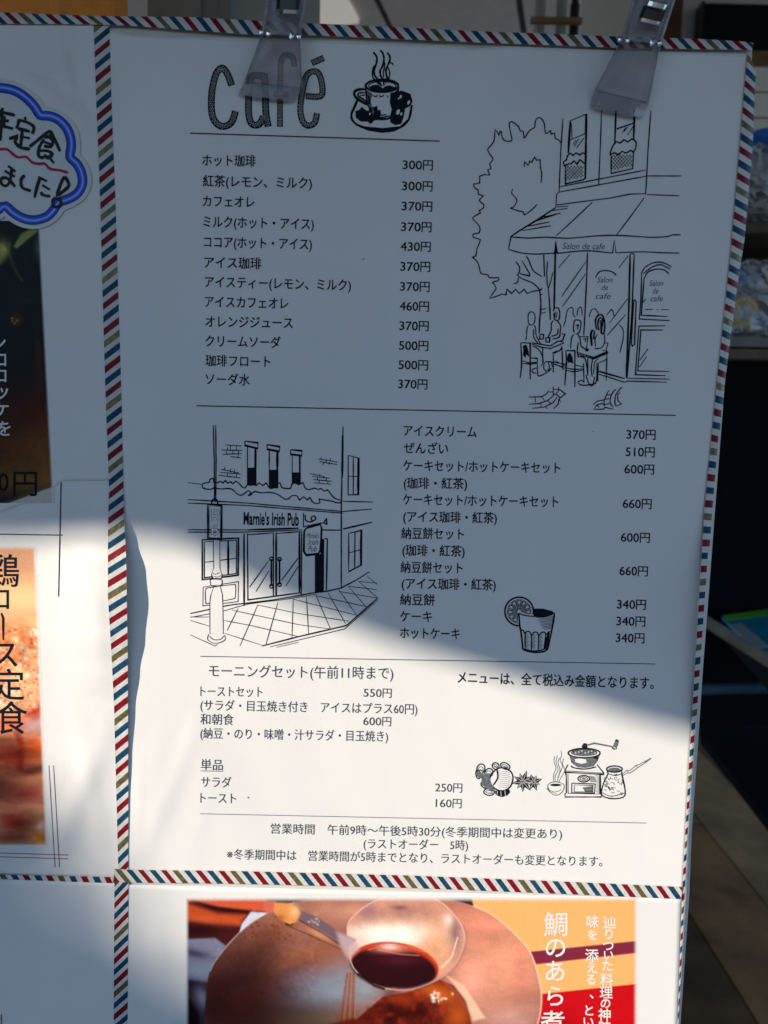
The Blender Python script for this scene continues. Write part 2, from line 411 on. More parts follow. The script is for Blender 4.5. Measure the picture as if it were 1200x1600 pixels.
b = MB(); b.box(-.09, .09, -.12, .12, 3.165, 3.186, mtx=Matrix.Translation((lp.x, lp.y, 0)) @ rc)
tag(b.build('ceiling_lamp', m_lamp), 'flat pale lit lamp panel on the grey ceiling above the board', 'ceiling lamp')
# orange timber post at the end of the cream wall
m_orange = mat('orange_wood', (0.80, 0.25, 0.02), 0.5, 0.25, 14)
x2 = at(152, 20, 0.20).x
tag(slab('wooden_post', xw, x2, 0.13, 0.27, 0, 3.19, m_orange, bev=0.004), 'varnished orange timber post beside the cream wall, behind the upper left of the board', 'post')
# grey sliding door frame
m_alu = mat('grey_frame', (0.22, 0.24, 0.26), 0.45, 0.05)
xa, xb = at(235, 20, 0.5).x, at(352, 20, 0.5).x
dr = empty('glass_panel', (xa, 0.5, 0))
m_gl = mat('frosted_glass', (0.34, 0.40, 0.44), 0.25, 0.04, 8)
slab('pane', xa, xb+.1, 0.505, 0.515, 0.1, 3.1, m_gl, dr); slab('frame', xb-.004, xb+.004, 0.495, 0.504, 0.0, 3.15, m_alu, dr)
slab('frame', x2+.003, xa, 0.49, 0.53, 0.0, 3.15, mat('taupe_frame', (0.25, 0.235, 0.235), 0.6, 0.1), dr)
tag(dr, 'frosted blue grey glass panel with a thin dark bar, left of the first clip', 'glass panel')
# dark brown post behind the right hand clip, grey wall section, black screen
m_brown = mat('brown_wood', (0.085, 0.035, 0.018), 0.5, 0.3, 12)
Yb = 2.85
wl = at(905, 30, Yb+.1).x
tag(slab('wall_section', wl, 4.1, Yb+.08, Yb+.2, 0, 3.19, m_wall), 'pale blue grey plastered wall section behind the right half of the board', 'wall', kind='structure')
tag(slab('brown_post', at(1033, 30, Yb).x, at(1064, 30, Yb).x, Yb-.02, Yb+.07, 0, 3.18, m_brown, bev=.004), 'dark brown timber post behind the clip on the right', 'post')
a, b2 = at(1098, 86, Yb), at(1420, 6, Yb)
scr = slab('wall_screen', a.x, b2.x, Yb+.02, Yb+.078, a.z, b2.z, mat('screen_black', (0.005, 0.006, 0.011), 0.4, 0.05, spec=0.15), bev=.006)
slab('screen_frame', a.x-.012, a.x-.001, Yb+.01, Yb+.078, a.z-.01, b2.z, m_blackm if False else M['blackm'], scr)
tag(scr, 'black framed screen hanging on the wall at the top right', 'screen')
a, b2 = at(1150, 109, Yb-.2), at(1420, 84, Yb-.2)
tag(slab('wooden_ledge', a.x, b2.x, Yb-.2, Yb+.075, a.z, b2.z, mat('ledge_wood', (0.22, 0.13, 0.055), 0.5, 0.2, 14), bev=.003), 'brown wooden ledge below the black screen', 'ledge')
# white drawer cabinet
Yc = 2.5
a, b2 = at(1120, 206, Yc), at(1420, 110, Yc)
cab = slab('drawer_cabinet', a.x, b2.x, Yc+.01, Yb-.02, a.z, b2.z, mat('cabinet_white', (0.42, 0.46, 0.46), 0.5, 0.04))
tag(cab, 'pale grey drawer cabinet with thin dark gaps, under the brown ledge', 'cabinet')
for p0, p1 in ((111, 146), (148.5, 186), (188.5, 205)):
    c, d = at(1123, p1, Yc), at(1417, p0, Yc)
    slab('drawer', c.x, d.x, Yc-.008, Yc+.008, c.z, d.z, mat('drawer_white', (0.82, 0.88, 0.85), 0.45, 0.04), cab, bev=.002)
# goods on the shelf below: every packet its own thing
def lump(name, c, r, m, seed, parent=None, amp=0.35, fr=2.2, n=18, base=None):
    vs = []; fs = []
    for i in range(n+1):
        th = math.pi*i/n
        for j in range(2*n):
            ph = math.pi*j/n; d = Vector((math.sin(th)*math.cos(ph), math.sin(th)*math.sin(ph), math.cos(th)))
            q = 1+amp*(abs(noise.noise(d*fr+Vector((seed, 0, 0))))*1.6-0.4)+amp*0.4*noise.noise(d*fr*3+Vector((0, seed, 0)))
            sq = lambda t: math.copysign(abs(t)**0.7, t)
            vs.append(Vector(c)+Vector((sq(d.x)*r[0]*q, sq(d.y)*r[1]*q, sq(d.z)*r[2]*q)))
    for i in range(n):
        for j in range(2*n):
            a = i*2*n+j; b_ = i*2*n+(j+1) % (2*n); fs.append((a, b_, b_+2*n, a+2*n))
    return mk(name, vs, fs, m, parent, smooth=False)
m_film = clear_mat('cellophane', (0.50, 0.56, 0.62), 0.22, 0.04, 0.8)
Yg = 1.15
def px_mm(Y): return (at(1200, 400, Y).x-at(1100, 400, Y).x)/100
K = px_mm(Yg)
m_shelf = mat('shelf_wood', (0.10, 0.075, 0.05), 0.5, 0.3, 16)
rack = empty('display_rack', (at(1250, 560, Yg).x, Yg+.1, 0)); tag(rack, 'dark display rack with a brown lower board carrying bags of goods, right of the board', 'display rack')
def rackboard(p0, p1, m, dy=0.0, nm='shelf'):
    a, b_ = at(1085, p1, Yg-.03+dy), at(1420, p0, Yg-.03+dy); slab(nm, a.x, b_.x, Yg-.03+dy, Yg+.32, a.z, b_.z, m, rack, bev=.002)
rackboard(352, 362, m_shelf); rackboard(531, 545, mat('shelf_grey', (0.16, 0.18, 0.19), .5, .1)); rackboard(546, 560, m_shelf)
m_dark = mat('dark_cloth', (0.005, 0.006, 0.011), 0.8, 0.3, 8, spec=0.08)
a, b_ = at(1075, 1130, Yg+.02), at(1420, 561, Yg+.02)
slab('cloth', a.x, b_.x, Yg+.02, Yg+.30, max(a.z, 0.02), b_.z, m_dark, rack)
a, b_ = at(1075, 410, Yg+.2), at(1420, 363, Yg+.2); slab('back_panel', a.x, b_.x, Yg+.30, Yg+.32, at(1200, 530, Yg).z, at(1200, 200, Yg).z, m_dark, rack)
sg = mat('packet_blue', (0.03, 0.20, 0.85), 0.3, 0.3, 20)
def onshelf(px, py_top, py_bot, wpx, dep, name, m, seed, lab, cat, grp=None, amp=.25):
    c0 = at(px, (py_top+py_bot)/2, Yg+.02); r = (wpx*K/2, dep, (py_bot-py_top)*K/2/(1+amp*.2))
    o = lump(name, c0+Vector((0, dep*.3, 0)), r, m, seed, amp=amp); tag(o, lab, cat, grp); return o
p = onshelf(1222, 203, 235, 118, .06, 'blue_packet', sg, 1.3, 'blue wrapped packet lying on top of the clear bags under the cabinet', 'packet', amp=.12)
def bag(px, t, bt, wpx, seed, lab, inner):
    b0 = onshelf(px, t, bt, wpx, .07, 'plastic_bag', m_film, seed, lab, 'bag', 'clear bags of goods on the rack', amp=.3)
    for k, (dx, dz, rx, rz, mm) in enumerate(inner):
        c = at(px+dx, (t+bt)/2+dz, Yg+.05)
        lump('contents', c, (rx*K, .03, rz*K), mm, seed+k+5, b0, amp=.2, n=10)
g1 = mat('goods_grey', (0.48, 0.54, 0.64), 0.12, 0.3, 60); g2 = mat('goods_dark', (0.03, 0.03, 0.035), 0.12, 0.3, 60)
g3 = mat('goods_white', (0.86, 0.90, 0.92), 0.12, 0.3, 90); g4 = mat('goods_yellow', (0.92, 0.58, 0.06), 0.12, 0.2, 60)
g5 = mat('goods_blue', (0.04, 0.26, 0.90), 0.12, 0.3, 60); g6 = mat('goods_magenta', (0.60, 0.04, 0.30), 0.12, 0.2, 60)
bag(1210, 228, 300, 120, 2.1, 'clear crumpled bag with pale grey contents directly under the blue packet', [(-18, 0, 26, 22, g1), (20, 8, 22, 24, g3)])
bag(1200, 284, 352, 120, 4.7, 'clear bag with dark contents on the upper board of the rack', [(-10, 4, 34, 24, g2), (34, 8, 20, 20, g1)])
bag(1195, 405, 468, 120, 6.2, 'clear bag with grey and blue contents standing behind the yellow ringed one', [(-30, 5, 18, 22, g5), (12, 0, 26, 22, g2)])
bag(1172, 446, 531, 110, 8.9, 'clear bag with white, yellow and magenta contents on the lower board', [(-18, 2, 24, 26, g3), (10, 14, 14, 12, g5), (-8, 26, 6, 5, g6), (34, 18, 12, 10, g3)])
# a yellow ring printed box end inside the lower bag
tb_ = MB(); c0 = at(1163, 488, Yg-.012)
N = 26
for i in range(N):
    for j in range(8):
        def q(i, j):
            A = 2*math.pi*i/N; B = 2*math.pi*j/8; R = 19*K; r = 4.2*K
            return c0+Vector(((R+r*math.cos(B))*math.cos(A), r*math.sin(B)*.6, (R+r*math.cos(B))*math.sin(A)))
        tb_.quad(q(i, j), q(i+1, j), q(i+1, j+1), q(i, j+1))
tag(tb_.build('yellow_ring', g4, smooth=True), 'yellow ring of tape leaning on the lowest clear bag', 'ring')
# low side table with a magazine
zt = 0.97
m_cy = mat('magazine_teal', (0.02, 0.30, 0.42), 0.22, 0.15, 14); m_gr = mat('magazine_green', (0.16, 0.62, 0.04), 0.25, 0.05); m_pl = mat('magazine_pale', (0.38, 0.45, 0.45), 0.3, 0.1)
A_, B_, C_, D_ = atz(1128, 962, zt), atz(1240, 946, zt), atz(1380, 1010, zt), atz(1225, 1062, zt)
def prism(mb, pts, z0, z1, m=0):
    n = len(pts); vs = [Vector((p.x, p.y, z0)) for p in pts]+[Vector((p.x, p.y, z1)) for p in pts]
    mb.add(vs, [tuple(range(n))[::-1], tuple(range(n, 2*n))]+[(i, (i+1) % n, (i+1) % n+n, i+n) for i in range(n)], m)
mb = MB(); prism(mb, [A_, B_, C_, D_], zt-.008, zt, 0)
mag = mb.build('magazine', m_cy); tag(mag, 'glossy teal magazine with a green stripe lying on the side table at the right edge', 'magazine')
def lerp(a, b, t): return a+(b-a)*t
mb = MB(); prism(mb, [A_+Vector((.004, 0, 0)), B_, lerp(B_, C_, .16), lerp(A_, D_, .10)], zt+.0006, zt+.0012); mb.build('green_stripe', m_gr, mag)
mb = MB(); prism(mb, [lerp(A_, D_, .18), lerp(lerp(A_, D_, .18), lerp(B_, C_, .2), .12), lerp(lerp(A_, D_, .62), lerp(B_, C_, .6), .14), lerp(A_, D_, .60)], zt+.0006, zt+.0012); mb.build('pale_block', m_pl, mag)
mb = MB(); prism(mb, [lerp(lerp(A_, D_, .66), C_, .05), lerp(lerp(A_, D_, .6), C_, .45), lerp(D_, C_, .45), lerp(D_, C_, .06)], zt+.0006, zt+.0012); mb.build('pale_block', m_pl, mag)
tbl = empty('side_table', ((A_.x+C_.x)/2, (A_.y+C_.y)/2, 0)); tag(tbl, 'dark side table with a pale worn wooden rail, carrying the teal magazine', 'table')
mb = MB(); prism(mb, [lerp(A_, C_, -.02), lerp(B_, D_, -.2), lerp(C_, A_, -.2), lerp(D_, B_, -.03)], zt-.035, zt-.0085); mb.build('table_top', m_dark, tbl)
def bar(mb, p, q, r, m=0, n=8):
    p = Vector(p); q = Vector(q); d = (q-p).normalized(); u = d.orthogonal().normalized(); v = d.cross(u)
    vs = [p+(u*math.cos(2*math.pi*i/n)+v*math.sin(2*math.pi*i/n))*r for i in range(n)]+[q+(u*math.cos(2*math.pi*i/n)+v*math.sin(2*math.pi*i/n))*r for i in range(n)]
    mb.add(vs, [(i, (i+1) % n, (i+1) % n+n, i+n) for i in range(n)]+[tuple(range(n))[::-1], tuple(range(n, 2*n))], m)
mb = MB(); bar(mb, at(1098, 968, .70), at(1230, 1052, .62), .0085); mb.build('rail', mat('pale_wood', (0.20, 0.19, 0.15), .6, .2, 30), tbl)
mb = MB(); bar(mb, at(1070, 1078, 1.0), at(1240, 1074, 1.0), .0105); mb.build('cross_bar', mat('blue_paint', (0.03, 0.09, 0.16), .5, .2, 20), tbl)
mb = MB(); bar(mb, at(1215, 1060, .78), atz(1340, 1250, 0.02)+Vector((0, 0, 0)), .012); mb.build('leg', m_dark, tbl)
mb = MB(); bar(mb, at(1330, 1040, 1.02), Vector((at(1330, 1040, 1.02).x+.02, 1.04, 0.0)), .012); mb.build('leg', m_dark, tbl)
mb = MB(); prism(mb, [atz(1085, 1098, .62), atz(1096, 1150, .62), atz(1290, 1395, .62), atz(1420, 1240, .62), atz(1300, 1098, .62)], .60, .62); mb.build('lower_shelf', m_dark, tbl)
# things on a hook board above the menu: pale bottles held by a tan band, black jar
for k, (p0, p1) in enumerate(((834, 851), (868, 884))):
    c = at((p0+p1)/2, 40, 1.0); r = (at(p1, 40, 1.0).x-at(p0, 40, 1.0).x)/2; z0 = at(860, 62, 1.0).z-.06
    mb = MB(); bar(mb, (c.x, 1.0, z0), (c.x, 1.0, z0+.15), r, n=14); bar(mb, (c.x, 1.0, z0+.1505), (c.x, 1.0, z0+.165), r*.5, n=12)
    tag(mb.build('pale_bottle', mat('bottle_pale_%d' % k, (.34, .36, .35), .35, .1, 30)), ('pale bottle behind the board top, left one of the two held by a tan band', 'pale bottle behind the board top, next to the black jar')[k], 'bottle')
c = at(897, 40, 1.0); z0 = at(860, 62, 1.0).z-.06
mb = MB(); bar(mb, (c.x, 1.0, z0), (c.x, 1.0, z0+.115), .008, n=12); bar(mb, (c.x, 1.0, z0+.1155), (c.x, 1.0, z0+.126), .006, n=12)
tag(mb.build('black_jar', M['blackm']), 'slim black jar with a small cap right of the pale bottles', 'jar')
x0, x1 = at(828, 40, .97).x, at(908, 40, .97).x
wr = slab('bottle_rack', x0, x1, .965, 1.08, z0-.02, z0-.001, mat('tan_wood', (.30, .19, .09), .6, .2, 30)); tag(wr, 'small tan wooden rack holding bottles, above the top tape', 'rack')
slab('band', x0, x1, .962, .972, at(860, 34, .97).z-.004, at(860, 34, .97).z+.004, mat('tan_band', (.30, .19, .09), .6, .2, 30), wr)
mb = MB(); bar(mb, (x0+.004, 1.06, 0), (x0+.004, 1.06, z0-.02), .008); bar(mb, (x1-.004, 1.06, 0), (x1-.004, 1.06, z0-.02), .008); mb.build('support', m_dark, wr)

# ------------------------------------------------------------------ added awning, out of view, its valance edge shaped to shade the board
yv = -1.087
edge = [(-1600, 830), (-400, 838), (0, 846), (190, 842), (280, 848), (340, 878), (420, 925), (500, 962), (620, 1008), (820, 1068), (1000, 1128), (1085, 1150), (1400, 1190), (2600, 1260)]
lo = []
for px, py in edge:
    u, v = plane_uv(px, py, 1.0); P0 = bw(u, v, 1.0); t = (yv-P0.y)/SD.y; lo.append(P0+SD*t)
lo = [Vector((lo[0].x-3, yv, lo[0].z))]+lo+[Vector((lo[-1].x+3, yv, lo[-1].z-.05))]
zt2 = max(p.z for p in lo)+0.35
aw = empty('shade_awning', (0, 0.1, 2.6)); tag(aw, 'added striped canvas awning, out of view, its sagging valance shaped to shade the board', 'awning')
m_can = mat('awning_canvas', (0.22, 0.10, 0.07), .8, .1, 10)
mb = MB()
for p, q in zip(lo, lo[1:]):
    mb.quad(p, q, Vector((q.x, yv, zt2)), Vector((p.x, yv, zt2)))
    mb.quad(p+Vector((0, .004, 0)), q+Vector((0, .004, 0)), Vector((q.x, yv+.004, zt2)), Vector((p.x, yv+.004, zt2))); mb.quad(p, q, q+Vector((0, .004, 0)), p+Vector((0, .004, 0)))
mb.build('valance', m_can, aw)
mb = MB(); xl, xr = lo[0].x, lo[-1].x
for k in range(30):
    a0, a1 = xl+(xr-xl)*k/30, xl+(xr-xl)*(k+1)/30
    mb.quad(Vector((a0, yv, zt2+.002)), Vector((a1, yv, zt2+.002)), Vector((a1, .14, 3.25)), Vector((a0, .14, 3.25)), k % 2)
mb.build('canopy', [m_can, mat('awning_cream', (.55, .50, .42), .8, .05)], aw)
tag(slab('roof', -3.4, 4.4, .14, 5.2, 3.3, 3.4, mat('roof_grey', (.2, .2, .2), .8)), kind='structure')
# added conical conifer, out of view, shaped to shade the board's lower left
u, v = plane_uv(-20, 1222); AP = bw(u, v, 0)+SD*5.4
tr = empty('shade_conifer', (AP.x, AP.y, -.065)); tag(tr, 'added broad conical conifer, out of view, shaped to shade the lower left of the board', 'tree')
mb = MB(); bar(mb, (AP.x, AP.y, -.065), (AP.x, AP.y, AP.z-.6), .07); mb.build('trunk', mat('bark', (.07, .05, .035), .9, .3, 20), tr)
mb = MB(); rs = random.Random(4)
Hc = AP.z-.5
for k in range(9000):
    t = rs.random()**0.6; ph = rs.random()*6.283; r = t*Hc*1.15*(0.35+0.65*math.sqrt(rs.random()))
    c = Vector((AP.x+r*math.cos(ph), AP.y+r*math.sin(ph), AP.z-t*Hc*0.9-rs.random()*.02)); s_ = .02+.03*rs.random()
    d1 = Vector((rs.gauss(0, 1), rs.gauss(0, 1), rs.gauss(0, 1))).normalized()*s_; d2 = Vector((rs.gauss(0, 1), rs.gauss(0, 1), rs.gauss(0, 1))).normalized()*s_
    mb.add([c-d1, c+d2, c+d1], [(0, 1, 2)])
n = 28
for i in range(n):
    for j in range(14):
        def q(i, j):
            t = j/14; rr = t*Hc*1.02*(1+.08*math.sin(i*2.2+j)); A = 2*math.pi*i/n; return Vector((AP.x+rr*math.cos(A), AP.y+rr*math.sin(A), AP.z-.05-t*Hc*.86))
        mb.quad(q(i, j), q(i+1, j), q(i+1, j+1), q(i, j+1))
mb.build('crown', mat('needles', (.035, .075, .025), .7, .4, 30), tr)

# ------------------------------------------------------------------ the board
tl = plane_uv(-260, 20); 
def lin(pts, y):
    for (a, xa_), (b, xb_) in zip(pts, pts[1:]):
        if a <= y <= b: return xa_+(xb_-xa_)*(y-a)/(b-a)
    return pts[0][1] if y < pts[0][0] else pts[-1][1]
RO = [(66, 1180), (110, 1181), (230, 1176), (370, 1164), (440, 1153), (600, 1132.5), (780, 1118.5), (940, 1106.5), (1050, 1098), (1180, 1089.5), (1300, 1081), (1400, 1077), (1590, 1064), (1700, 1057)]
RI = [(78, 1168), (250, 1154), (400, 1141), (600, 1120), (790, 1101), (1090, 1083), (1200, 1076), (1390, 1066), (1590, 1059), (1700, 1054)]
TT = [(-300, 14), (0, 19), (100, 23), (170, 25), (300, 26.5), (340, 29), (480, 36), (760, 49), (970, 57), (1100, 61), (1165, 65), (1181, 69)]
TB = [(-300, 34), (0, 37), (80, 37.5), (140, 38), (200, 40), (387, 54), (480, 55), (760, 67), (970, 75), (1100, 77), (1165, 78), (1170, 78)]
brd = MB()
ucoords = []
rows = []
vb = -120.0
rp = [plane_uv(lin(RI, y)+(x-lin(RI, y))*.6, y) for y, x in RO]; rp = [p_ for p_ in rp if p_[1] > vb]+[(plane_uv(1057, 1700)[0], vb)]
tp = [plane_uv(x, y+4.0) for x, y in TT]
poly = [(-330.0, vb)]+[(-330.0, tp[0][1])]+tp[:-1]+rp
n = len(poly)
vs = [bw(u, v, 0.0) for u, v in poly]+[bw(u, v, -5.0) for u, v in poly]
tri = tessellate_polygon([[Vector((u, v, 0)) for u, v in poly]])
fs = [tuple(t) for t in tri]+[tuple(i+n for i in reversed(t)) for t in tri]+[(i, (i+1) % n, (i+1) % n+n, i+n) for i in range(n)]
board = mk('backing_board', vs, fs, M['foam']); tag(board, 'white foam backing board to which all the sheets and tapes are stuck', 'board')

# sheets -------------------------------------------------------------
def vrows(y0, y1, step, fl_, fr_):
    """rows between photo heights y0 (top) and y1 (bottom); left/right edges as functions of photo y"""
    out = []; N = max(2, int(abs(y1-y0)/step))
    for i in range(N+1):
        y = y0+(y1-y0)*i/N; a = plane_uv(fl_(y), y); b_ = plane_uv(fr_(y), y); out.append(((a[1]+b_[1])/2, a[0], b_[0]))
    return out
def quad_sheet(name, sh, top, bot, lf, rf, nr, nc, material, label, cat):
    """sheet whose border follows four photo polylines: top(x)->y, bottom(x)->y, left(y)->x, right(y)->x"""
    vs = []; fs = []
    for r in range(nr+1):
        t = r/nr
        for c in range(nc+1):
            s = c/nc; x = lf(0)+(rf(0)-lf(0))*s
            yt, yb = top(x), bot(x); y = yt+(yb-yt)*t; x = lf(y)+(rf(y)-lf(y))*s
            yt, yb = top(x), bot(x); y = yt+(yb-yt)*t
            vs.append(sh.P(x, y))
    for r in range(nr):
        for c in range(nc):
            a = r*(nc+1)+c; fs.append((a, a+nc+1, a+nc+2, a+1))
    n = len(vs); k = nc+1
    vs += [p+Vector((0, 0.12*MM, 0)) for p in vs]; fs += [tuple(i+n for i in reversed(f)) for f in fs]
    loop = list(range(k))+[r*k+nc for r in range(1, nr+1)]+[nr*k+i for i in range(nc-1, -1, -1)]+[r*k for r in range(nr-1, 0, -1)]
    for a, b_ in zip(loop, loop[1:]+loop[:1]): fs.append((b_, b_+n, a+n, a))
    o = mk(name, vs, fs, material, smooth=True); return tag(o, label, cat)
menu_top = [(150, 47), (172, 47), (205, 54), (260, 57), (330, 58), (420, 61), (500, 63), (700, 71), (740, 76), (790, 72), (950, 78.5), (1160, 84), (1200, 85)]
menu = quad_sheet('menu_sheet', S_menu, lambda x: lin(menu_top, x), lambda x: 1374+(x-197)*22/870,
    lambda y: 158+(y-50)*30/1320, lambda y: lin(RI, y)+3.0, 190, 130, M['paper'], 'large white cafe menu sheet with black price lists and line drawings, under both clips', 'menu')
left = quad_sheet('food_poster', S_left, lambda x: 34+0*x, lambda x: lin([(-300, 905), (0, 801), (60, 779), (97, 752), (200, 751)], x),
    lambda y: -190, lambda y: 156+(y-36)*22/720, 110, 60, M['paper2'], 'white poster edge with a dark food photo under the blue cloud sticker, top left', 'poster')
leftlow = quad_sheet('food_poster', S_leftlow, lambda x: 740+0*x, lambda x: 1371+x*.02,
    lambda y: -190, lambda y: lin([(700, 178), (810, 180), (930, 184), (1020, 186), (1250, 190), (1380, 192)], y), 110, 60, M['paper2'], 'white poster with an orange fried chicken photo, sunlit at the left edge', 'poster')
lowleft = quad_sheet('blank_sheet', S_low, lambda x: 1374+x*.02, lambda x: 1700+0*x,
    lambda y: -190, lambda y: 186, 40, 40, M['paper'], 'blank white sheet in shade at the bottom left below the narrow tape', 'sheet')
lowright = quad_sheet('food_poster', S_low, lambda x: 1382+(x-197)*22/870, lambda x: 1700+0*x,
    lambda y: 190, lambda y: lin(RI, y)+2, 40, 90, M['paper'], 'poster with a photo of a ladle of dark sauce over a pan, bottom right', 'poster')

# tapes --------------------------------------------------------------
TM = [M['tapew'], M['tapeb'], M['taper'], M['tapeg'], M['foam']]
def tape(name, A, B, pitch, slant, phase, duty, label, sh=S_tape, h=0.0, nw=5, order=(1, 2, 3, 1, 2), hf=None, wlim=None):
    """printed tape between photo polylines A and B (same direction); pitch, slant in photo px along it"""
    def dense(P):
        L = [0.0]
        for p, q in zip(P, P[1:]): L.append(L[-1]+math.dist(p, q))
        return L
    LA, LB = dense(A), dense(B)
    def pt(P, L, s):
        s = max(0, min(1, s))*L[-1]
        for i in range(len(P)-1):
            if s <= L[i+1] or i == len(P)-2:
                t = (s-L[i])/(L[i+1]-L[i]); return (P[i][0]+(P[i+1][0]-P[i][0])*t, P[i][1]+(P[i+1][1]-P[i][1])*t)
    tot = LA[-1]; N = int(tot/pitch)+4
    mb = MB(); rs = random.Random(hash(label) % 1000 if False else len(label))
    cells = []
    s = -2*pitch+phase
    k = 0
    while s < tot+2*pitch:
        d = duty*(1+rs.uniform(-.06, .06)); cells.append((s, s+pitch*d, order[k % len(order)])); cells.append((s+pitch*d, s+pitch, 0)); s += pitch; k += 1
    for (a, b_, m) in cells:
        if b_ < -abs(slant) or a > tot+abs(slant): continue
        ns = max(1, int((b_-a)/6))
        for q in range(ns):
            c0, c1 = a+(b_-a)*q/ns, a+(b_-a)*(q+1)/ns
            grid = []
            for j in range(nw+1):
                w_ = j/nw
                row = []
                for c in (c0, c1):
                    t = (c+slant*w_)/tot; t = max(0, min(1, t)); p0, p1 = pt(A, LA, t), pt(B, LB, t)
                    x, y = p0[0]+(p1[0]-p0[0])*w_, p0[1]+(p1[1]-p0[1])*w_
                    row.append(sh.P(x, y, h+(hf(w_, t) if hf else 0)))
                grid.append(row)
            for j in range(nw):
                if (grid[j][0]-grid[j][1]).length < 1e-6 and (grid[j+1][0]-grid[j+1][1]).length < 1e-6: continue
                mb.quad(grid[j][0], grid[j][1], grid[j+1][1], grid[j+1][0], 0 if wlim and (j+.5)/nw > wlim(max(0, min(1, c0/tot))) else m)
    # edge thickness so the tape is not a bare film
    NB = int(tot/8)
    for P, L, w_ in ((A, LA, 0.0), (B, LB, 1.0)):
        for i in range(NB):
            t0, t1 = i/NB, (i+1)/NB; p0, p1 = pt(P, L, t0), pt(P, L, t1)
            f0, f1 = sh.P(*p0, h+(hf(w_, t0) if hf else 0)), sh.P(*p1, h+(hf(w_, t1) if hf else 0))
            mb.quad(f0, f1, f1+Vector((0, .15*MM, 0)), f0+Vector((0, .15*MM, 0)), 0)
    o = mb.build(name, TM); return tag(o, label, 'tape')
ML = [(38, 146), (60, 147), (150, 150), (250, 154), (330, 157), (400, 158.5), (622, 165), (765, 170.5), (809, 169), (870, 168.5), (930, 168.5), (1020, 174), (1100, 178), (1250, 182), (1368, 185)]
MR = [(34, 171), (60, 171.5), (150, 174), (250, 178), (330, 181), (400, 183), (622, 190), (765, 193), (809, 194), (870, 197), (930, 198), (1020, 199.5), (1100, 200), (1250, 200.5), (1368, 200.5)]
tape('washi_tape', [(x, y) for y, x in ML], [(x, y) for y, x in MR], 19.7, -16, 3, .54, 'vertical striped tape between left posters and cafe menu, bulging in its sunlit middle')
tape('washi_tape', [(179, 1374), (178, 1480), (177.5, 1700)], [(201, 1366), (200, 1480), (199, 1700)], 17.4, -16, 2, .56, 'vertical striped tape below the crossing, between blank sheet and ladle poster')
tape('washi_tape', [(178, 1357.5), (197, 1359), (372, 1361), (640, 1368), (860, 1376.5), (1067, 1386)], [(178, 1377.5), (199, 1379), (372, 1381), (640, 1387.5), (860, 1396), (1064, 1405)], 18.0, 17, 1, .52, 'horizontal striped paper tape along the bottom of the cafe menu', h=.9, order=(1, 2, 3, 1, 2))
tape('washi_tape', [(-190, 1362.5), (0, 1366.5), (90, 1368.5), (178, 1370.5)], [(-190, 1369.5), (0, 1373.5), (90, 1377), (176, 1380)], 18.3, 6, 5, .55, 'narrow horizontal striped paper tape above the blank sheet at the left', h=1.0)
def topfold(w_, t): return -2.2*(1-w_)**3
tape('washi_tape', [(x, y) for x, y in TT if x <= 1165]+[(1178, 68)], [(x, y) for x, y in TB if x <= 1165]+[(1175, 79)], 21.5, 19, 4, .48, 'horizontal striped tape folded over the top edge of the board, under both clips', h=.8, nw=6, hf=topfold)
def sidefold(w_, t): return -3.5*w_**3
tape('washi_tape', [(x, y) for y, x in RI], [(x, y) for y, x in RO if y >= 70], 20.6, -17, 6, .52, 'vertical striped paper tape folded round the right edge of the board', h=.3, nw=8, hf=sidefold, wlim=lambda t: lin([(0, 1.1), (.3, 1.1), (.38, .75), (.62, .6), (.72, .42), (1, .3)], t))

# ------------------------------------------------------------------ the menu's printing
SM = S_menu
def T(s, x0, x1, y0, y1=None, h=17.0, name='item_text', **k): return text(SM, s, x0, y0, x1, y0 if y1 is None else y1, h, menu, name, **k)
for a in (('ホット珈琲', 316, 399, 250.5, 252), ('紅茶(レモン、ミルク)', 317, 487, 282.8, 286.5), ('カフェオレ', 317, 397, 314.5, 316), ('ミルク(ホット・アイス)', 317.5, 490, 346.5, 350.5), ('ココア(ホット・アイス)', 318.5, 487, 378, 382), ('アイス珈琲', 319, 408, 410, 412), ('アイスティー(レモン、ミルク)', 320, 548, 440.5, 446), ('アイスカフェオレ', 320, 450, 471.5, 474.5), ('オレンジジュース', 321, 457, 502.5, 505), ('クリームソーダ', 321, 438, 533, 535.5), ('珈琲フロート', 321, 422, 563.5, 565.5), ('ソーダ水', 321, 390, 592.5, 594)):
    T(*a[:3], a[3], a[4], m=M['ink'], fat=.55)
PR = [('300円', 629, 676, 257.5), ('300円', 628, 675.5, 290.5), ('370円', 627.5, 675, 322), ('370円', 626.5, 674, 354.3), ('430円', 626, 672.7, 385), ('370円', 625.5, 672, 416.3), ('370円', 625, 671, 447.6), ('460円', 624.7, 670, 478.3), ('370円', 624, 669.5, 509), ('500円', 623.4, 669, 539.8), ('500円', 622.6, 668.5, 570), ('370円', 622, 667.5, 600)]
PR2 = [('370円', 978.7, 1024, 678.8), ('510円', 977.5, 1022.7, 706), ('600円', 975.6, 1021.6, 733), ('660円', 973, 1017.8, 787), ('600円', 970, 1015, 839.7), ('660円', 968, 1012, 892), ('340円', 964, 1009, 944.3), ('340円', 963, 1008, 970.5), ('340円', 962, 1006.7, 996.6)]
def price(s, x0, x1, y, sc=1.0, **k):
    d, q = s[:-1], 15.8*sc
    o = text(SM, d, x0, y-.4, x1-q-1.2*sc, y+.4, 13.6*sc, menu, 'price_digits', latin=True, **k)
    text(SM, '円', x1-q+.6, y+.3, x1, y+.8, 15.6*sc, menu, 'yen_sign', **k)
for s, x0, x1, y in PR+PR2: price(s, x0, x1, y, m=M['ink'], fat=.5)
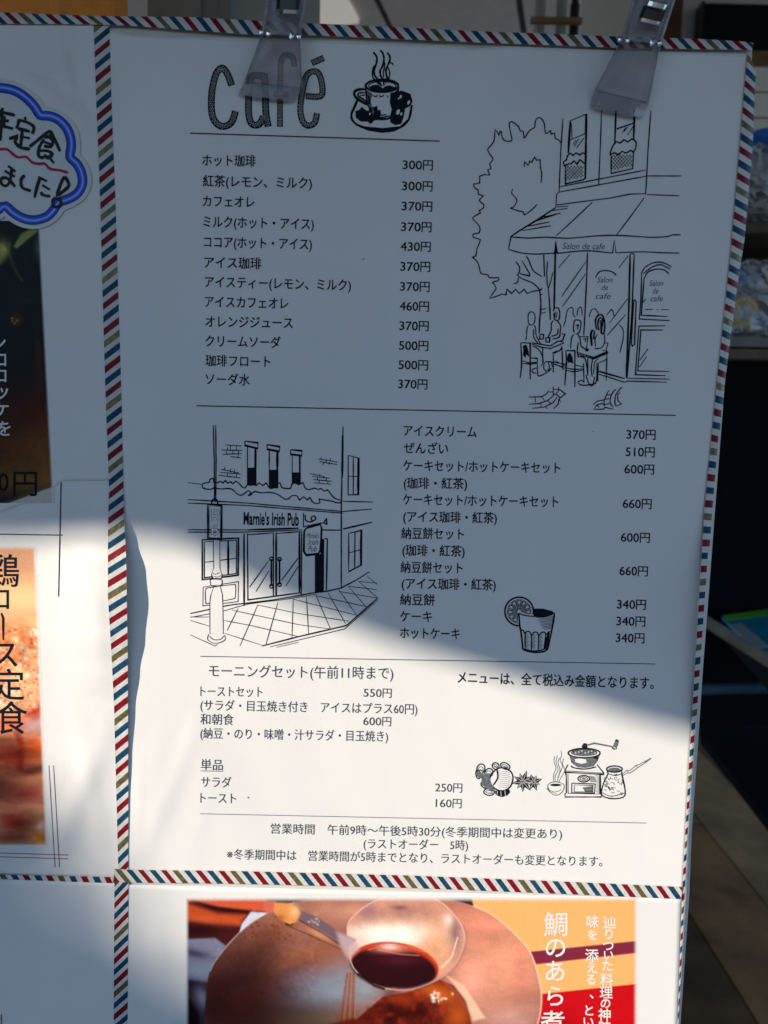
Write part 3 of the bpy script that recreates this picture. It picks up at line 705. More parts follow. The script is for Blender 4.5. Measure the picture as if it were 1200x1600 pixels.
for a in (('アイスクリーム', 630.7, 744.5, 673, 675.5), ('ぜんざい', 630.7, 699.7, 700, 701.5), ('ケーキセット/ホットケーキセット', 630, 875, 727.5, 731.5), ('(珈琲・紅茶)', 630.7, 729.5, 755, 756), ('ケーキセット/ホットケーキセット', 629.5, 872, 780.5, 784.5), ('(アイス珈琲・紅茶)', 630, 776, 807.5, 809.5), ('納豆餅セット', 627, 724.6, 833.5, 835), ('(珈琲・紅茶)', 628.7, 725.7, 860, 861.5), ('納豆餅セット', 626, 722.6, 886.5, 888), ('(アイス珈琲・紅茶)', 627.6, 774.4, 912, 914), ('納豆餅', 625, 679, 937, 938), ('ケーキ', 625, 674.7, 963, 964), ('ホットケーキ', 625, 718, 989, 991)):
    T(*a[:3], a[3], a[4], 16.6, m=M['ink'], fat=.55)
T('メニューは、全て税込み金額となります。', 715, 1021, 1058.5, 1068, 17.5, 'notice_text', m=M['ink'], fat=.55)
FN = dict(fat=.12)
T('モーニングセット(午前11時まで)', 326.4, 614.3, 1048.5, 1052.5, 18.5, 'heading_text', **FN)
for a in (('トーストセット', 313, 410, 1080.3, 1081.6), ('(サラダ・目玉焼き付き　アイスはプラス60円)', 313, 652, 1102, 1108.5), ('和朝食', 313, 365, 1124, 1125), ('(納豆・のり・味噌・汁サラダ・目玉焼き)', 313, 606, 1146, 1151), ('単品', 313.6, 348, 1195, 1195.8), ('サラダ', 314, 361, 1222, 1223), ('トースト', 313, 368.7, 1247, 1248)):
    T(*a[:3], a[3], a[4], 15.8, **FN)
for s, x0, x1, y in (('550円', 568, 611.7, 1082.6), ('600円', 567.5, 611, 1127), ('250円', 680, 722, 1230.7), ('160円', 680.7, 721, 1255)): price(s, x0, x1, y, .92, **FN)
T('営業時間　午前9時～午後5時30分(冬季期間中は変更あり)', 423, 878, 1295, 1303.5, 15, 'notice_text', **FN)
T('(ラストオーダー　5時)', 568, 731, 1318.5, 1321, 15, 'notice_text', **FN)
T('※冬季期間中は　営業時間が5時までとなり、ラストオーダーも変更となります。', 354.5, 941, 1335, 1346.5, 15, 'notice_text', **FN)
def rule(x0, y0, x1, y1, w_, m, sh=SM, parent=None, name='section_rule'):
    mb = MB(); ribbon(mb, sh, [(x0, y0), (x1, y1)], w_, taper=False); return mb.build(name, m, parent or menu)
rule(297, 208, 687, 220.5, 1.3, M['redline']); rule(307, 634, 1056, 649, 1.1, M['ink']); rule(313, 1025.5, 1024, 1037.5, 1.0, M['inkfine']); rule(313, 1271.5, 1010, 1286, .9, M['greyink'])
rule(313.5, 1204.4, 348.5, 1205.2, .8, M['inkfine'], name='underline')

# title lettering: fat hand drawn strokes with rows of paper white specks
pt_ = Pen(SM, 315, 75, 6)
W_ = 10.4
title = [([(283, 352), (240, 240), (190, 188), (135, 245), (98, 400), (92, 560), (112, 665), (170, 728), (240, 728), (290, 680), (318, 590)], W_, 0),
 ([(590, 262), (490, 258), (455, 305), (442, 450), (442, 620), (472, 712), (540, 715), (580, 640)], W_, 0), ([(588, 240), (598, 420), (602, 600), (625, 738)], 10.5, 0),
 ([(868, 175), (856, 92), (795, 66), (748, 110), (738, 300), (735, 560), (735, 742)], 8.6, 0), ([(678, 432), (817, 432)], 9.0, 0), ([(1032, 142), (1148, 92)], 9.5, 0),
 ([(975, 450), (1118, 450), (1130, 350), (1098, 240), (1040, 220), (980, 268), (942, 430), (925, 580), (950, 690), (1000, 728), (1060, 700), (1082, 608)], 9.4, 0)]
rs = random.Random(3)
for pts, w_, _ in title:
    sp = smooth_line(pt_.T(pts), 4); ribbon(pt_.mb, SM, sp, w_, taper=False, maxseg=6)
    acc = 0.0; k = 0
    for p, q in zip(sp, sp[1:]):
        L = math.dist(p, q); s = -acc
        while True:
            s += 2.9
            if s > L: acc = L-(s-2.9); break
            t = s/L; nx, ny = -(q[1]-p[1])/L, (q[0]-p[0])/L; k += 1
            for off in ((-2.7, 0.0, 2.7) if k % 2 else (-1.35, 1.35)):
                o_ = off*w_/10.4; cx, cy = p[0]+(q[0]-p[0])*t+nx*o_, p[1]+(q[1]-p[1])*t+ny*o_
                a = math.atan2(q[1]-p[1], q[0]-p[0])+.6
                r1, r2 = 1.15*rs.uniform(.8, 1.15), .72*rs.uniform(.8, 1.2)
                fill(pt_.mb, SM, ell(cx, cy, r1*.84, r2*.9, 6, rot=math.degrees(a)), INK+.06, 1)
t_ = pt_.build('title_lettering', menu); t_['label'] = 'large black "café" lettering speckled with white'

# steaming cup --------------------------------------------------------
p = Pen(SM, 540, 75, 10, 1.7)
p.L('430,65 470,110 490,170 475,260 450,330 450,420 500,490 565,600;540,35 580,80 600,170 580,280 540,350 550,440 590,500 600,590;650,70 690,130 690,200 660,270 630,350 640,430 662,480', 2.0)
p.L('470,260 430,310 418,400 440,480 540,580;602,200 612,270 590,380 590,460;660,300 690,380 680,460 670,545;690,230 730,240 742,270;560,60 545,35;640,430 630,560', 1.4)
p.E(570, 590, 255, 98, 2.2); p.E(575, 592, 215, 72, 1.2)
p.FILL('370,610 420,580 500,570 545,600 580,630 620,600 680,580 740,600 770,620 720,655 620,675 540,675 440,655')
p.L('312,560 322,700 345,850 390,980 430,1080 560,1112 700,1085 760,950 805,780 826,600', 2.2)
p.FILL('330,660 400,700 425,720 395,800 400,880 450,1000 430,1060 380,960 345,830', m=2); p.FILL('815,650 760,690 700,700 690,860 720,960 690,1080 760,950 800,800', m=0)
p.FILL('345,720 380,760 395,900 430,1040 400,1000 360,900')
p.L('430,740 470,760 500,735;520,740 560,760 600,735;640,740 670,770;430,1060 560,1085 690,1058;520,1020 560,1050 640,1040', 1.3)
p.FILL('150,985 215,965 258,915 300,962 352,985 395,905 440,925 492,898 505,975 548,965 550,1045 515,1125 450,1130 395,1190 340,1150 240,1152 160,1092')
p.FILL('805,680 900,690 1020,745 1048,830 1015,900 930,950 905,1080 872,1185 780,1205 700,1165 695,1105 760,985 795,850')
for cx, cy, r in ((860, 760, 18), (985, 850, 20), (820, 1000, 26), (870, 1030, 16), (380, 1030, 12), (830, 790, 10)): p.FE(cx, cy, r, r*1.7, 1, INK+.05, rot=20)
p.L('190,800 140,920 92,1030 108,1130 190,1210', 2.4); p.L('1035,890 1015,1010 985,1120 900,1220', 2.4)
p.FILL('100,1100 150,1170 300,1225 580,1250 850,1222 960,1120 990,1110 900,1235 760,1305 580,1328 350,1293 190,1225')
p.L('305,645 205,648 140,685 150,760 250,835 350,885', 2.6); p.L('300,700 215,702 195,745 300,815 335,840;230,740 300,735', 1.7); p.L('840,680 930,700 1020,740', 2.2)
p.build('cup_drawing', menu)

# street cafe drawing --------------------------------------------------
p = Pen(SM, 720, 160, 3.333, 1.25)
p.L('520,210 510,195 492,187 488,160 470,165 468,147 455,157 440,160 435,110 415,80 395,85 386,110 385,130 360,145 345,165 330,187 325,150 310,150 300,125 265,100 252,115 262,170 265,200 230,200 215,180 213,158 205,150 200,172 180,140 175,190 165,215 140,245 155,275 168,298 150,320 158,345 140,352 150,378 125,375 110,382 98,385 98,420 68,425 72,445 90,455 92,480 118,485 95,510 118,530 118,550 95,565 103,575 68,595 65,610 98,645 95,680 65,685 68,705 102,715 85,760 78,800 60,805 85,828 98,863 105,891 140,898 150,913 195,913 195,928 165,938 185,968 150,1021 215,998 235,1003 240,973 265,995 285,973 305,995 330,973 345,995 370,985 410,978 425,968', k=2)
p.L('330,337 333,310 350,327 360,305 370,312 385,285 395,302 412,298 415,340 422,370 418,420;270,450 265,475 285,495 292,515 275,545 258,550 300,565 325,570 330,585 350,575 385,545 398,530', k=2)
p.S('532,82 520,260 512,465;733,40 728,200 718,428;990,40 975,250 963,480;512,440 963,352;512,467 963,385;512,467 498,480 495,547;495,535 620,518 780,498 880,478 963,475;963,383 1150,383;970,480 1138,486')
p.S('572,95 657,60;570,195 655,160;575,105 580,190;650,60 648,160', 1.3); p.S('570,95 560,265;655,60 648,400', 2.2); p.S('590,232 612,190;602,238 642,185;585,220 600,195')
p.L('540,335 535,310 550,300 555,280 570,265 585,277 600,262 620,274 635,262 652,274;540,330 560,320 575,320 590,305 605,322 620,298 635,312 648,320', 1.5, k=2); p.S('545,330 545,425 640,402 648,392', 1.5)
p.S('808,40 802,220', 3.0); p.S('905,40 900,200;812,138 900,108', 2.0); p.S('850,152 872,125;868,172 898,125;840,160 860,130', 1.2)
p.L('775,275 790,230 810,205 830,212 850,195 870,206 890,190 912,205 910,240 895,265;775,275 800,262 820,272 840,255 860,264 885,250 900,262', 1.5, k=2); p.S('783,275 783,370 895,345 900,258', 1.5)
for (xa_, xb_, yt, yb) in ((546, 640, 330, 412), (784, 895, 272, 358)):
    k = xa_-60
    while k < xb_:
        for sgn in (1, -1):
            pts = []
            for i in range(13):
                t = i/12; y = yt+(yb-yt)*t; x = k+(t if sgn > 0 else 1-t)*75
                if xa_ <= x <= xb_ and y < yb-(x-xa_)*.22: pts.append((x, y))
            if len(pts) > 1: ribbon(p.mb, SM, p.T([pts[0], pts[-1]]), .95)
        k += 17
p.S('495,548 400,610 300,672 262,698 248,765', 1.5); p.S('262,698 300,672 440,590;500,545 560,540;470,565 555,552;420,600 520,576;400,612 485,588;350,645 462,622;320,668 470,642;380,622 500,582', 1.2)
p.L('262,700 350,707 440,702 560,708 680,697 800,692 900,697 1000,703 1080,698 1100,690 1145,690', 1.3, k=2); p.S('685,520 590,610 497,695;955,497 880,600 810,692')
p.L('248,765 320,785 400,790 480,785 520,785 600,775 680,773 730,778 790,785', 1.3, k=2); p.S('790,785 800,718 808,783', 1.6); p.L('808,783 950,778 1050,783 1138,785', 1.3, k=2); p.FILL('484,792 495,712 507,787')
p.at(720, 380, 3.333)
p.S('495,0 492,60 486,340', 3.0); p.S('432,60 436,175', 1.6); p.L('410,240 418,330 410,400 408,470', 1.4)
p.L('285,97 305,120 305,150 295,165 320,185 370,205 400,230 415,250;318,90 350,145 360,170 305,157;340,65 355,90 375,140 400,160 425,175;452,95 448,160 455,240 480,150;455,240 462,300 466,400;275,210 295,205 300,180;415,270 425,265;418,345 445,340;420,365 442,360', 1.3, k=2)
p.S('660,50 655,200 645,400 640,480', 1.5); p.S('568,58 508,130;652,95 525,278;650,160 530,330;872,65 822,130;868,290 775,415;860,370 763,480', 1.05)
p.L('702,180 720,150 755,142 790,150 810,168', 1.3); p.L('535,435 545,400 555,350 575,335 585,345 585,370 597,385;605,380 610,345 628,335 632,375;668,385 680,350 700,342 715,365 720,380;760,375 785,345 795,365 800,385;825,425 845,450 845,500 828,570', 1.05)
p.S('882,55 875,350 862,700', 1.9); p.S('903,55 892,350 866,705;884,55 903,55', 1.5); p.L('908,293 913,305 905,528 893,536 888,522 900,300 908,293', 1.4, k=1)
p.L('940,160 960,125 1010,100 1060,103 1098,125;950,160 990,128 1040,112 1090,135;955,185 975,150 1020,135 1060,140 1085,160', 1.3)
p.S('942,160 938,300 930,395 1087,403;955,180 946,300 940,375 1075,382', 1.3); p.S('960,345 1000,344;1020,346 1028,346;1045,345 1085,346', 1.2)
p.S('1065,430 928,432 918,560 910,685 1068,690;1052,452 938,452 930,560 922,665 1085,668', 1.3); p.S('975,550 932,610;968,590 930,645;862,703 1088,708;850,724 870,718 1072,724;490,612 545,638;720,682 850,724;720,665 855,705;490,628 540,655;965,290 945,310', 1.2)
p.at(800, 470, 6.667)
p.w = 1.15
p.L('205,255 175,240 168,180 175,130 210,115 235,140 240,190 230,230 205,255;170,255 155,300 150,380 140,412;225,250 245,280 250,350 270,400 300,450;225,290 225,370 250,420 285,455')
p.S('90,440 100,580 100,680 85,805;92,436 190,440 190,600 190,820', 1.5); p.S('105,625 170,645 265,640;110,652 190,660 265,650;195,595 265,600 265,640', 1.3); p.FILL('110,470 150,455 172,520 182,585 150,560 140,600 112,560 120,520')
p.L('215,470 270,500 310,560 325,640 300,680;265,650 265,730 280,785 380,735 410,700;255,700 215,715 215,745 250,755;340,640 330,700 360,740;380,640 390,700 370,730;410,640 420,690', 1.2)
p.S('320,480 320,640', 1.6); p.S('210,450 300,482 400,497 540,440;210,438 400,470 480,420 540,430;430,555 430,745;520,470 530,725;345,635 400,635 430,650;430,640 560,660;440,665 555,690', 1.4); p.L('430,550 500,515 520,480;420,545 470,520', 1.3)
p.S('290,350 330,350 325,400 290,400 290,350;350,385 395,385 390,430 355,430 350,385', 1.4)
p.L('430,110 440,80 480,75 497,120 490,190 460,205 440,180 435,130;430,205 410,240 410,300 400,330 370,390;470,205 505,260 500,330 490,380 420,400;480,290 470,350 410,370', 1.3); p.S('510,345 550,345 530,410 500,420;470,120 460,180;450,110 445,170', 1.4)
p.S('300,0 290,200 285,330', 1.3); p.S('390,0 400,200', 1.6)
p.L('650,330 640,290 652,208 680,200 716,215 712,290 692,340 660,345;665,262 690,250 680,300;645,350 620,390 610,500;690,350 710,400 720,470 760,500;690,430 680,520 690,575', 1.3)
p.S('560,520 570,620 550,880;560,518 655,520 655,900', 1.5); p.S('560,700 650,715 740,710;565,725 650,740 745,720;660,670 745,690', 1.3); p.FILL('580,560 605,538 632,590 640,655 605,640 585,650 575,600')
p.S('700,375 790,375 780,480;740,400 770,395 760,430', 1.2); p.S('690,540 850,590 1000,530 940,515;690,556 850,606 1000,546;790,600 790,780;860,640 850,760', 1.4)
p.L('680,580 750,590 775,650 790,780;840,610 825,700 835,790;900,600 860,640;745,650 750,860;680,850 720,830 745,840;690,860 740,880 830,870 880,840 885,640;770,770 800,860 840,885 860,790', 1.3); p.S('900,650 893,840;990,550 980,830;900,650 985,610;905,740 1165,810;905,765 1165,845', 1.3)
p.L('880,300 870,200 900,150 945,155 965,230 960,330 930,330 945,200 910,180 895,250 905,310;890,220 905,200;925,200 925,310', 1.7); p.L('890,350 865,400 870,480;960,340 965,430 930,490 860,500', 1.2); p.L('842,300 822,350 832,470;860,310 850,400', 2.4); p.S('1000,440 980,520;960,440 1000,440', 1.2); p.L('760,500 780,520 800,500;770,480 790,520', 1.8)
p.S('175,1003 310,1000 360,970 385,930;180,1078 280,1070 370,1040 430,990 430,890;215,1120 340,1105 430,1060 470,1000;430,1125 480,1080 490,1010;240,1003 245,1060;310,1000 340,1040;300,1075 305,1115;370,1040 400,1065;350,1100 365,1125;430,920 500,925 555,970 505,1010 470,980 430,970;460,970 490,930;490,895 480,930;490,1010 505,1060;385,950 430,950', 1.2)
p.S('845,1080 890,1045 950,1035 980,1020;860,1120 880,1085 940,1070 965,1090;845,1130 950,1130 970,1110 1060,1130;960,1100 960,1040 985,980 1010,930;1020,1050 1030,990 1060,940 1085,920;1060,1110 1030,1080 1020,1040;1085,1100 1070,1060 1080,980 1130,910 1150,900;1090,1095 1140,1075 1105,1040 1100,980 1130,955;985,980 1030,980;965,1025 1025,1020;965,1080 1020,1070;880,1085 910,1110', 1.2)
sc_ = p.build('street_cafe_drawing', menu)
def small(s, cx, cy, wd, ht, bold=-.002, shear=.25, tilt=0.0, m=None, parent=None, name='drawn_sign_text'):
    text(SM, s, cx-wd/2, cy-tilt*wd/2, cx+wd/2, cy+tilt*wd/2, ht, parent or sc_, name, m or M['ink'], bold, latin=True, shear=shear, h=INK)
small('Salon de cafe', 720+640/3.333, 160+748/3.333, 66, 10, tilt=.01)
for s, x, y, wd in (('Salon', 750, 190, 24), ('de', 750, 230, 10), ('cafe', 742, 275, 23), ('Salon', 1018, 208, 22), ('de', 1015, 248, 9), ('cafe', 1020, 288, 19)): small(s, 720+x/3.333, 380+y/3.333, wd, 9)

# pub drawing -----------------------------------------------------------
p = Pen(SM, 280, 640, 3.75, 1.2)
p.S('200,90 205,300 207,535;214,90 216,300 214,535', 1.3); p.S('50,428 135,438', 1.1)
p.S('270,207 365,213;248,237 370,240;255,262 368,258;300,275 362,283;300,210 300,235;335,212 335,238;282,220 285,238;315,240 315,258;350,240 345,280;275,245 280,262;245,350 350,372;232,385 360,400;240,368 362,378;265,335 268,352;300,345 303,365;325,350 322,372;285,368 282,390;335,378 335,398', 1.1)
p.S('815,290 890,300;820,305 928,322;880,300 925,308;832,278 832,292;862,290 860,310;885,285 885,300;880,308 880,325;848,308 840,328;765,375 850,392;780,392 882,402;785,410 892,420;790,428 890,438;825,375 822,392;850,390 848,405;810,395 810,410;862,402 862,420;820,412 820,432;872,420 868,438', 1.1)
for cap, xl_, xr_, y0, y1, yb in (('385,185 462,195 460,228 385,210', 400, 450, 215, 340, 445), ('515,205 590,218 586,246 515,232', 528, 578, 237, 352, 462), ('653,235 720,242 718,270 653,262', 662, 710, 265, 368, 435)):
    p.S(cap+' '+cap.split()[0], 1.7); p.S('%g,%g %g,%g' % (xl_, y0, xl_, y1), 1.3); p.S('%g,%g %g,%g' % (xr_-3, y0+5, xr_-3, y1), 2.6); p.FILL('%g,%g %g,%g %g,%g %g,%g' % (xl_-3, y1, xr_+3, y1, xr_+3, yb, xl_-3, yb))
p.L('135,438 150,430 178,425 180,408 202,405 202,425 222,430 240,420 258,430 270,415 285,432 300,422 315,435 330,420 350,432 365,450 385,460 400,440 420,445 435,430 450,445 470,430 490,445 510,430 525,455 545,462 560,440 590,430 600,455 625,462 655,460 658,440 680,430 700,440 725,428 735,455 755,470 775,465 795,460 815,468 830,462 850,478 868,470 885,490 905,515 925,525 945,530;135,440 140,460 180,468 200,460 225,462 250,465 290,462 315,470 335,490 360,503 385,490 405,475 420,490 405,505 420,500 440,480 480,488 520,485 560,490 590,505 620,525 645,520 660,505 690,505 705,530 730,510 750,530 765,515 780,540 800,550 825,545 820,525 850,530 890,535 920,545 945,545 955,530', 1.3, k=2)
p.S('960,100 955,300 950,600 950,1050', 1.4); p.S('958,150 955,400', 2.2); p.S('990,268 1055,285 1052,498 990,500 990,268;1020,275 1020,498;990,390 1048,393', 1.2); p.S('1050,285 1049,498', 2.4)
p.S('50,527 400,548 960,597;50,548 400,562 960,607;960,537 1135,542;960,597 1130,583;50,704 400,705;50,718 380,718 720,705', 1.2); p.S('960,700 1130,660;400,705 700,695', 1.7)
p.L('190,550 195,530 210,522 222,532 226,552', 1.5)
p.at(280, 780, 3.75)
p.S('168,30 250,35 248,235 168,232 168,30', 1.8); p.S('176,38 242,42 241,228 176,226 176,38', .7)
for t3 in ('194,130 197,65 226,64 233,82 222,98 198,100 214,100 233,130', '226,150 206,156 192,180 194,202 210,207 226,194 218,176 196,182'):
    p.S(t3, 3.4); p.S(t3, 1.5, m=1, h=INK+.05)
p.S('135,238 348,228 345,445 135,472 135,238', 1.6); p.S('147,250 337,240 335,435 147,460 147,250;147,370 340,345', 1.1); p.S('287,240 287,440', 2.2); p.S('140,515 347,483 345,600 138,625 140,515', 1.0); p.L('155,530 180,518 315,500 330,512 328,570 310,585 170,610 155,598', 1.0, closed=True)
p.L('200,240 203,400 190,440 200,465 245,465 250,440 237,400 238,240', 1.1, k=2); p.L('182,480 187,470 245,470 252,485 246,505 190,508 182,480;205,512 190,550 180,600 180,790;240,512 252,560 255,620 258,790;172,790 168,825 215,845 268,825 265,795;175,800 200,822 240,822 262,800', 1.0)
p.FILL('203,244 236,244 236,400 248,440 244,462 202,462 192,440 205,400', m=1, h=INK+.05); p.FILL('204,516 240,516 250,560 253,620 256,790 183,790 183,600 192,550', m=1, h=INK+.05); p.FILL('188,474 244,474 249,485 244,502 192,504 186,485', m=1, h=INK+.05)
p.L('196,430 210,440 240,430;200,450 220,456 244,448', .8, h=INK+.08)
p.L('65,670 180,645 300,620 550,590 780,550 950,520 1115,425', 1.3, k=2); p.L('65,692 260,655 400,615 600,590 800,558', 1.0, k=2)
p.S('380,200 380,625', 1.8); p.S('400,200 402,590 712,548;400,208 550,198;552,195 552,570;570,200 718,190;717,190 715,560', 1.3); p.S('568,195 568,565;704,195 705,548', 2.0); p.S('540,350 540,510;588,350 588,500', 3.0)
for cx, cy in ((540, 350), (540, 510), (588, 352), (588, 500)): p.E(cx, cy, 10, 11, 1.3)
p.S('525,360 412,515;525,420 450,540;697,345 600,475;697,395 625,508', 1.1)
p.S('728,80 728,165', 1.5); p.L('728,162 850,137;738,90 740,120 755,132 780,130 800,115 790,98 772,110 785,132;850,137 862,113 864,147 850,137', 1.4); p.S('745,170 825,145 835,170 828,300 815,320 745,328 730,305 732,190 745,170', 2.1)
p.FILL('836,230 850,235 848,540 795,548 795,330 828,320'); p.S('868,230 862,540;850,232 868,230;835,180 948,182', 1.6); p.S('993,200 1070,182 1068,385 993,425 993,200;1030,192 1028,408;993,315 1065,295', 1.3); p.S('1066,185 1064,385', 2.2)
p.S('485,860 700,805 980,740 1163,580', 1.4); p.S('530,866 720,820 970,760 1165,590;570,868 700,838', .9)
p.S('280,770 345,640;355,860 460,620;508,850 578,605;660,812 668,585;758,790 745,572;885,758 800,560;975,730 870,545;1040,680 935,530;1095,630 990,510;1165,580 1050,480;1160,500 1100,450', 1.0)
p.S('310,650 700,735 885,760;260,710 420,740 700,805;265,785 485,856;460,620 700,670 995,715;665,585 1040,680;800,565 1100,630;935,540 1165,580;990,510 1160,530;1050,482 1160,492;65,710 180,745;65,795 210,860 225,850;65,690 180,690', 1.0)
pub = p.build('pub_drawing', menu)
text(SM, "Marnie's Irish Pub", 380.5, 809.5, 467, 811.5, 21.5, pub, 'drawn_sign_text', M['ink'], 0.028, latin=True)
for s, x, y, wd in (("Marnie's", 783, 212, 19), ('Irish', 785, 252, 16), ('Pub', 780, 290, 14)): small(s, 280+x/3.75, 780+y/3.75, wd, 8.5, parent=pub, shear=.4)

# glass with a lemon slice ----------------------------------------------
p = Pen(SM, 780, 925, 12, 1.3)
p.E(375, 365, 268, 268, 1.7, a0=92, a1=372, n=32); p.E(375, 365, 222, 222, .7, a0=92, a1=372, n=32)
for k in range(9):
    a = 100+k*31
    pts = [(375+34*math.cos(math.radians(a+14)), 365+34*math.sin(math.radians(a+14)))]+ell(375, 365, 205, 205, 5, a+3, a+26)
    ribbon(p.mb, SM, p.T(pts+[pts[0]]), .95)
    for j in range(3): q = math.radians(a+9+j*6); ribbon(p.mb, SM, p.T([(375+95*math.cos(q), 365+95*math.sin(q)), (375+150*math.cos(q), 365+150*math.sin(q))]), .55)
p.FILL('640,310 820,312 1000,358 1036,395 1000,425 850,448 640,448'); p.L('1036,395 1015,560 985,720 940,930 900,1080 800,1122 650,1130 460,1082 440,1000 405,720 385,640 370,400', 1.8, k=2); p.L('370,400 480,440 640,456 850,456 1000,422', 1.4)
for k in range(10): y = 478+k*24; p.S('%g,%g %g,%g' % (700+k*12+(k % 2)*40, y+4, 1012-k*4, y-16), .95)
p.L('490,1068 488,790 540,740 598,800 605,1090;608,810 670,750 738,810 730,1090;745,812 820,750 872,800 840,1062;400,712 450,722 482,790;880,790 960,735;460,1068 670,1108 890,1060', 1.3); p.S('940,760 890,1060;920,740 860,1060', 1.9)
for x0, x1 in ((500, 596), (615, 728), (750, 850)):
    for k in range(11): y = 800+k*25; p.S('%g,%g %g,%g' % (x0, y, x0+(x1-x0)*(.45+.3*((k*7) % 3)/3), y+2), .75)
p.build('glass_drawing', menu)
# nuts, star anise, bowl ---------------------------------------------------
p = Pen(SM, 735, 1150, 8, 1.0)
MG = 2
p.L('240,510 330,412 420,400 500,440 532,520 500,630 420,682 330,672 250,600', 1.4, closed=True); p.L('330,415 342,520 282,620', 1.6)
for k in range(9): y = 440+k*25; p.L('%g,%g %g,%g %g,%g' % (345, y-6, 430, y+4, 515-abs(k-4)*9, y-10), .5, m=MG)
for cx, cy, rx, ry, r in ((130, 410, 50, 62, 20), (230, 460, 48, 56, 30), (315, 375, 44, 40, 40), (435, 375, 62, 38, 25), (95, 480, 28, 55, -10), (185, 612, 58, 40, 30), (232, 700, 66, 42, 5)):
    p.E(cx, cy, rx, ry, 1.2, rot=r); p.E(cx, cy, rx*.62, ry*.4, .9, rot=r, m=MG); p.FE(cx+rx*.2, cy+ry*.35, rx*.5, ry*.2, MG, rot=r)
p.FILL('60,470 110,440 160,470 240,470 250,560 290,660 330,700 260,690 190,650 130,600 140,530 100,520', m=MG); p.FILL('300,690 480,665 500,700 460,745 390,765 320,740'); p.FILL('150,500 200,480 235,520 240,600 200,560 150,580', m=MG); p.S('340,690 330,745;380,690 385,755;430,680 440,750', .8, m=1, h=INK+.05); p.FILL('235,500 270,455 300,440 260,500 240,570', m=0)
for cx, cy, R, n0, a0 in ((655, 570, 135, 9, 10), (788, 575, 105, 8, 25)):
    for k in range(n0):
        a = math.radians(a0+k*360/n0); rr = R*(.85+.25*((k*5) % 3)/2); ux, uy = math.cos(a), math.sin(a)
        fill(p.mb, SM, p.T([(cx, cy), (cx+ux*rr*.5-uy*25, cy+uy*rr*.5+ux*25), (cx+ux*rr, cy+uy*rr), (cx+ux*rr*.5+uy*25, cy+uy*rr*.5-ux*25)]), INK, 0 if k % 3 else MG)
        ribbon(p.mb, SM, p.T([(cx+ux*12, cy+uy*12), (cx+ux*rr*.8, cy+uy*rr*.8)]), .6, INK+.05, 1)
p.L('970,605 1060,572 1165,605 1160,680 1100,735 1030,730 980,665', 1.0, closed=True, m=MG); p.FE(1065, 612, 70, 16); p.FILL('945,650 975,650 1010,715 985,700', m=MG); p.L('1000,680 1060,700 1140,670;1020,700 1080,725', .7, m=MG)
p.L('1050,250 1045,330 1070,400 1040,480 1040,570;1085,240 1070,330 1095,420 1060,500 1060,575;1130,180 1140,240 1120,300 1150,380 1110,480 1080,580;1165,280 1150,350 1180,430 1130,520 1105,580;1110,270 1095,340 1120,430 1090,520', .8, m=MG)
p.build('nuts_and_spice_drawing', menu)
p = Pen(SM, 870, 1145, 7.5, 1.0)
p.FILL('145,262 170,350 240,402 330,412 430,392 480,330 500,265 420,290 320,300 220,290', m=MG); p.FILL('150,275 180,355 245,402 210,350 190,290'); p.FILL('430,290 490,280 470,340 420,392 440,340')
p.E(320, 238, 188, 55, 1.5); p.FE(320, 232, 150, 36, MG); p.E(320, 232, 150, 36, 1.0)
for k in range(14): p.FE(200+k*19, 225+14*math.sin(k*2.1), 9, 6, 1 if k % 2 else 0, INK+.05)
p.FILL('210,310 260,300 340,310 350,350 290,365 220,345', m=1, h=INK+.05); p.L('165,385 200,410 330,425 460,400', 1.3)
p.S('130,372 90,452 90,462 550,488 552,475 470,372', 1.2); p.S('100,462 100,500;90,445 545,472', .9); p.S('110,475 112,700 95,715 95,752 522,752 520,722 510,715 512,490', 1.1); p.S('130,480 132,708 505,718;500,490 500,715', .9)
p.E(315, 538, 68, 38, 1.2); p.E(315, 538, 45, 22, .9); p.FE(315, 538, 26, 11, MG); p.S('175,590 450,600 440,706 175,706 175,590', 1.1); p.S('205,610 425,618 420,692 205,692 205,610', .9); p.FILL('300,640 420,625 416,690 330,690', m=MG)
for k in range(16): y = 500+k*13; p.S('%g,%g %g,%g' % (450+(k*13) % 20, y, 497, y+8), .7, m=MG)
for k in range(8): p.S('%g,%g %g,%g' % (380+k*9, 500+k*2, 400+k*9, 580), .6, m=MG)
p.S('330,152 440,122 640,160 682,192', 1.6, m=MG); p.FILL('660,150 690,76 728,90 716,150 692,176', m=MG); p.FILL('680,95 700,75 728,92 722,115'); p.E(675, 175, 25, 18, 1.0); p.FILL('290,160 315,120 352,125 362,190 310,192', m=0)
p.E(675, 425, 92, 36, 1.4); p.FE(675, 430, 72, 22, MG); p.L('588,450 600,480 560,560 530,650 525,730 620,770 740,766 800,730 792,620 765,500 760,450', 1.3, k=2); p.L('600,480 690,500 760,480;530,700 640,745 795,705;680,480 690,500 705,480', 1.0)
rs = random.Random(9)
for k in range(34):
    a = rs.uniform(0, 6.28); cx, cy = rs.uniform(560, 770), rs.uniform(520, 715); r = rs.uniform(9, 20); p.E(cx, cy, r, r*.7, .65, a0=0, a1=200, rot=math.degrees(a), m=MG if k % 3 else 0, n=7)
p.L('765,488 820,440 850,445 930,382 970,370 1100,296;775,500 830,470 860,470 950,408 1000,375 1105,302', 1.0, k=2, m=MG); p.L('820,440 840,470;930,382 950,408;1000,350 1060,330', 1.0, m=MG)
p.build('coffee_grinder_drawing', menu)
# a few stray specks and the small peel marks on the sheet
for x, y, r in ((927, 674, 1.1), (568, 405, 1.4), (388, 1246, 1.6)):
    mb = MB(); fill(mb, SM, ell(x, y, r, r*.8, 8), INK); mb.build('speck', M['greyink'], menu)

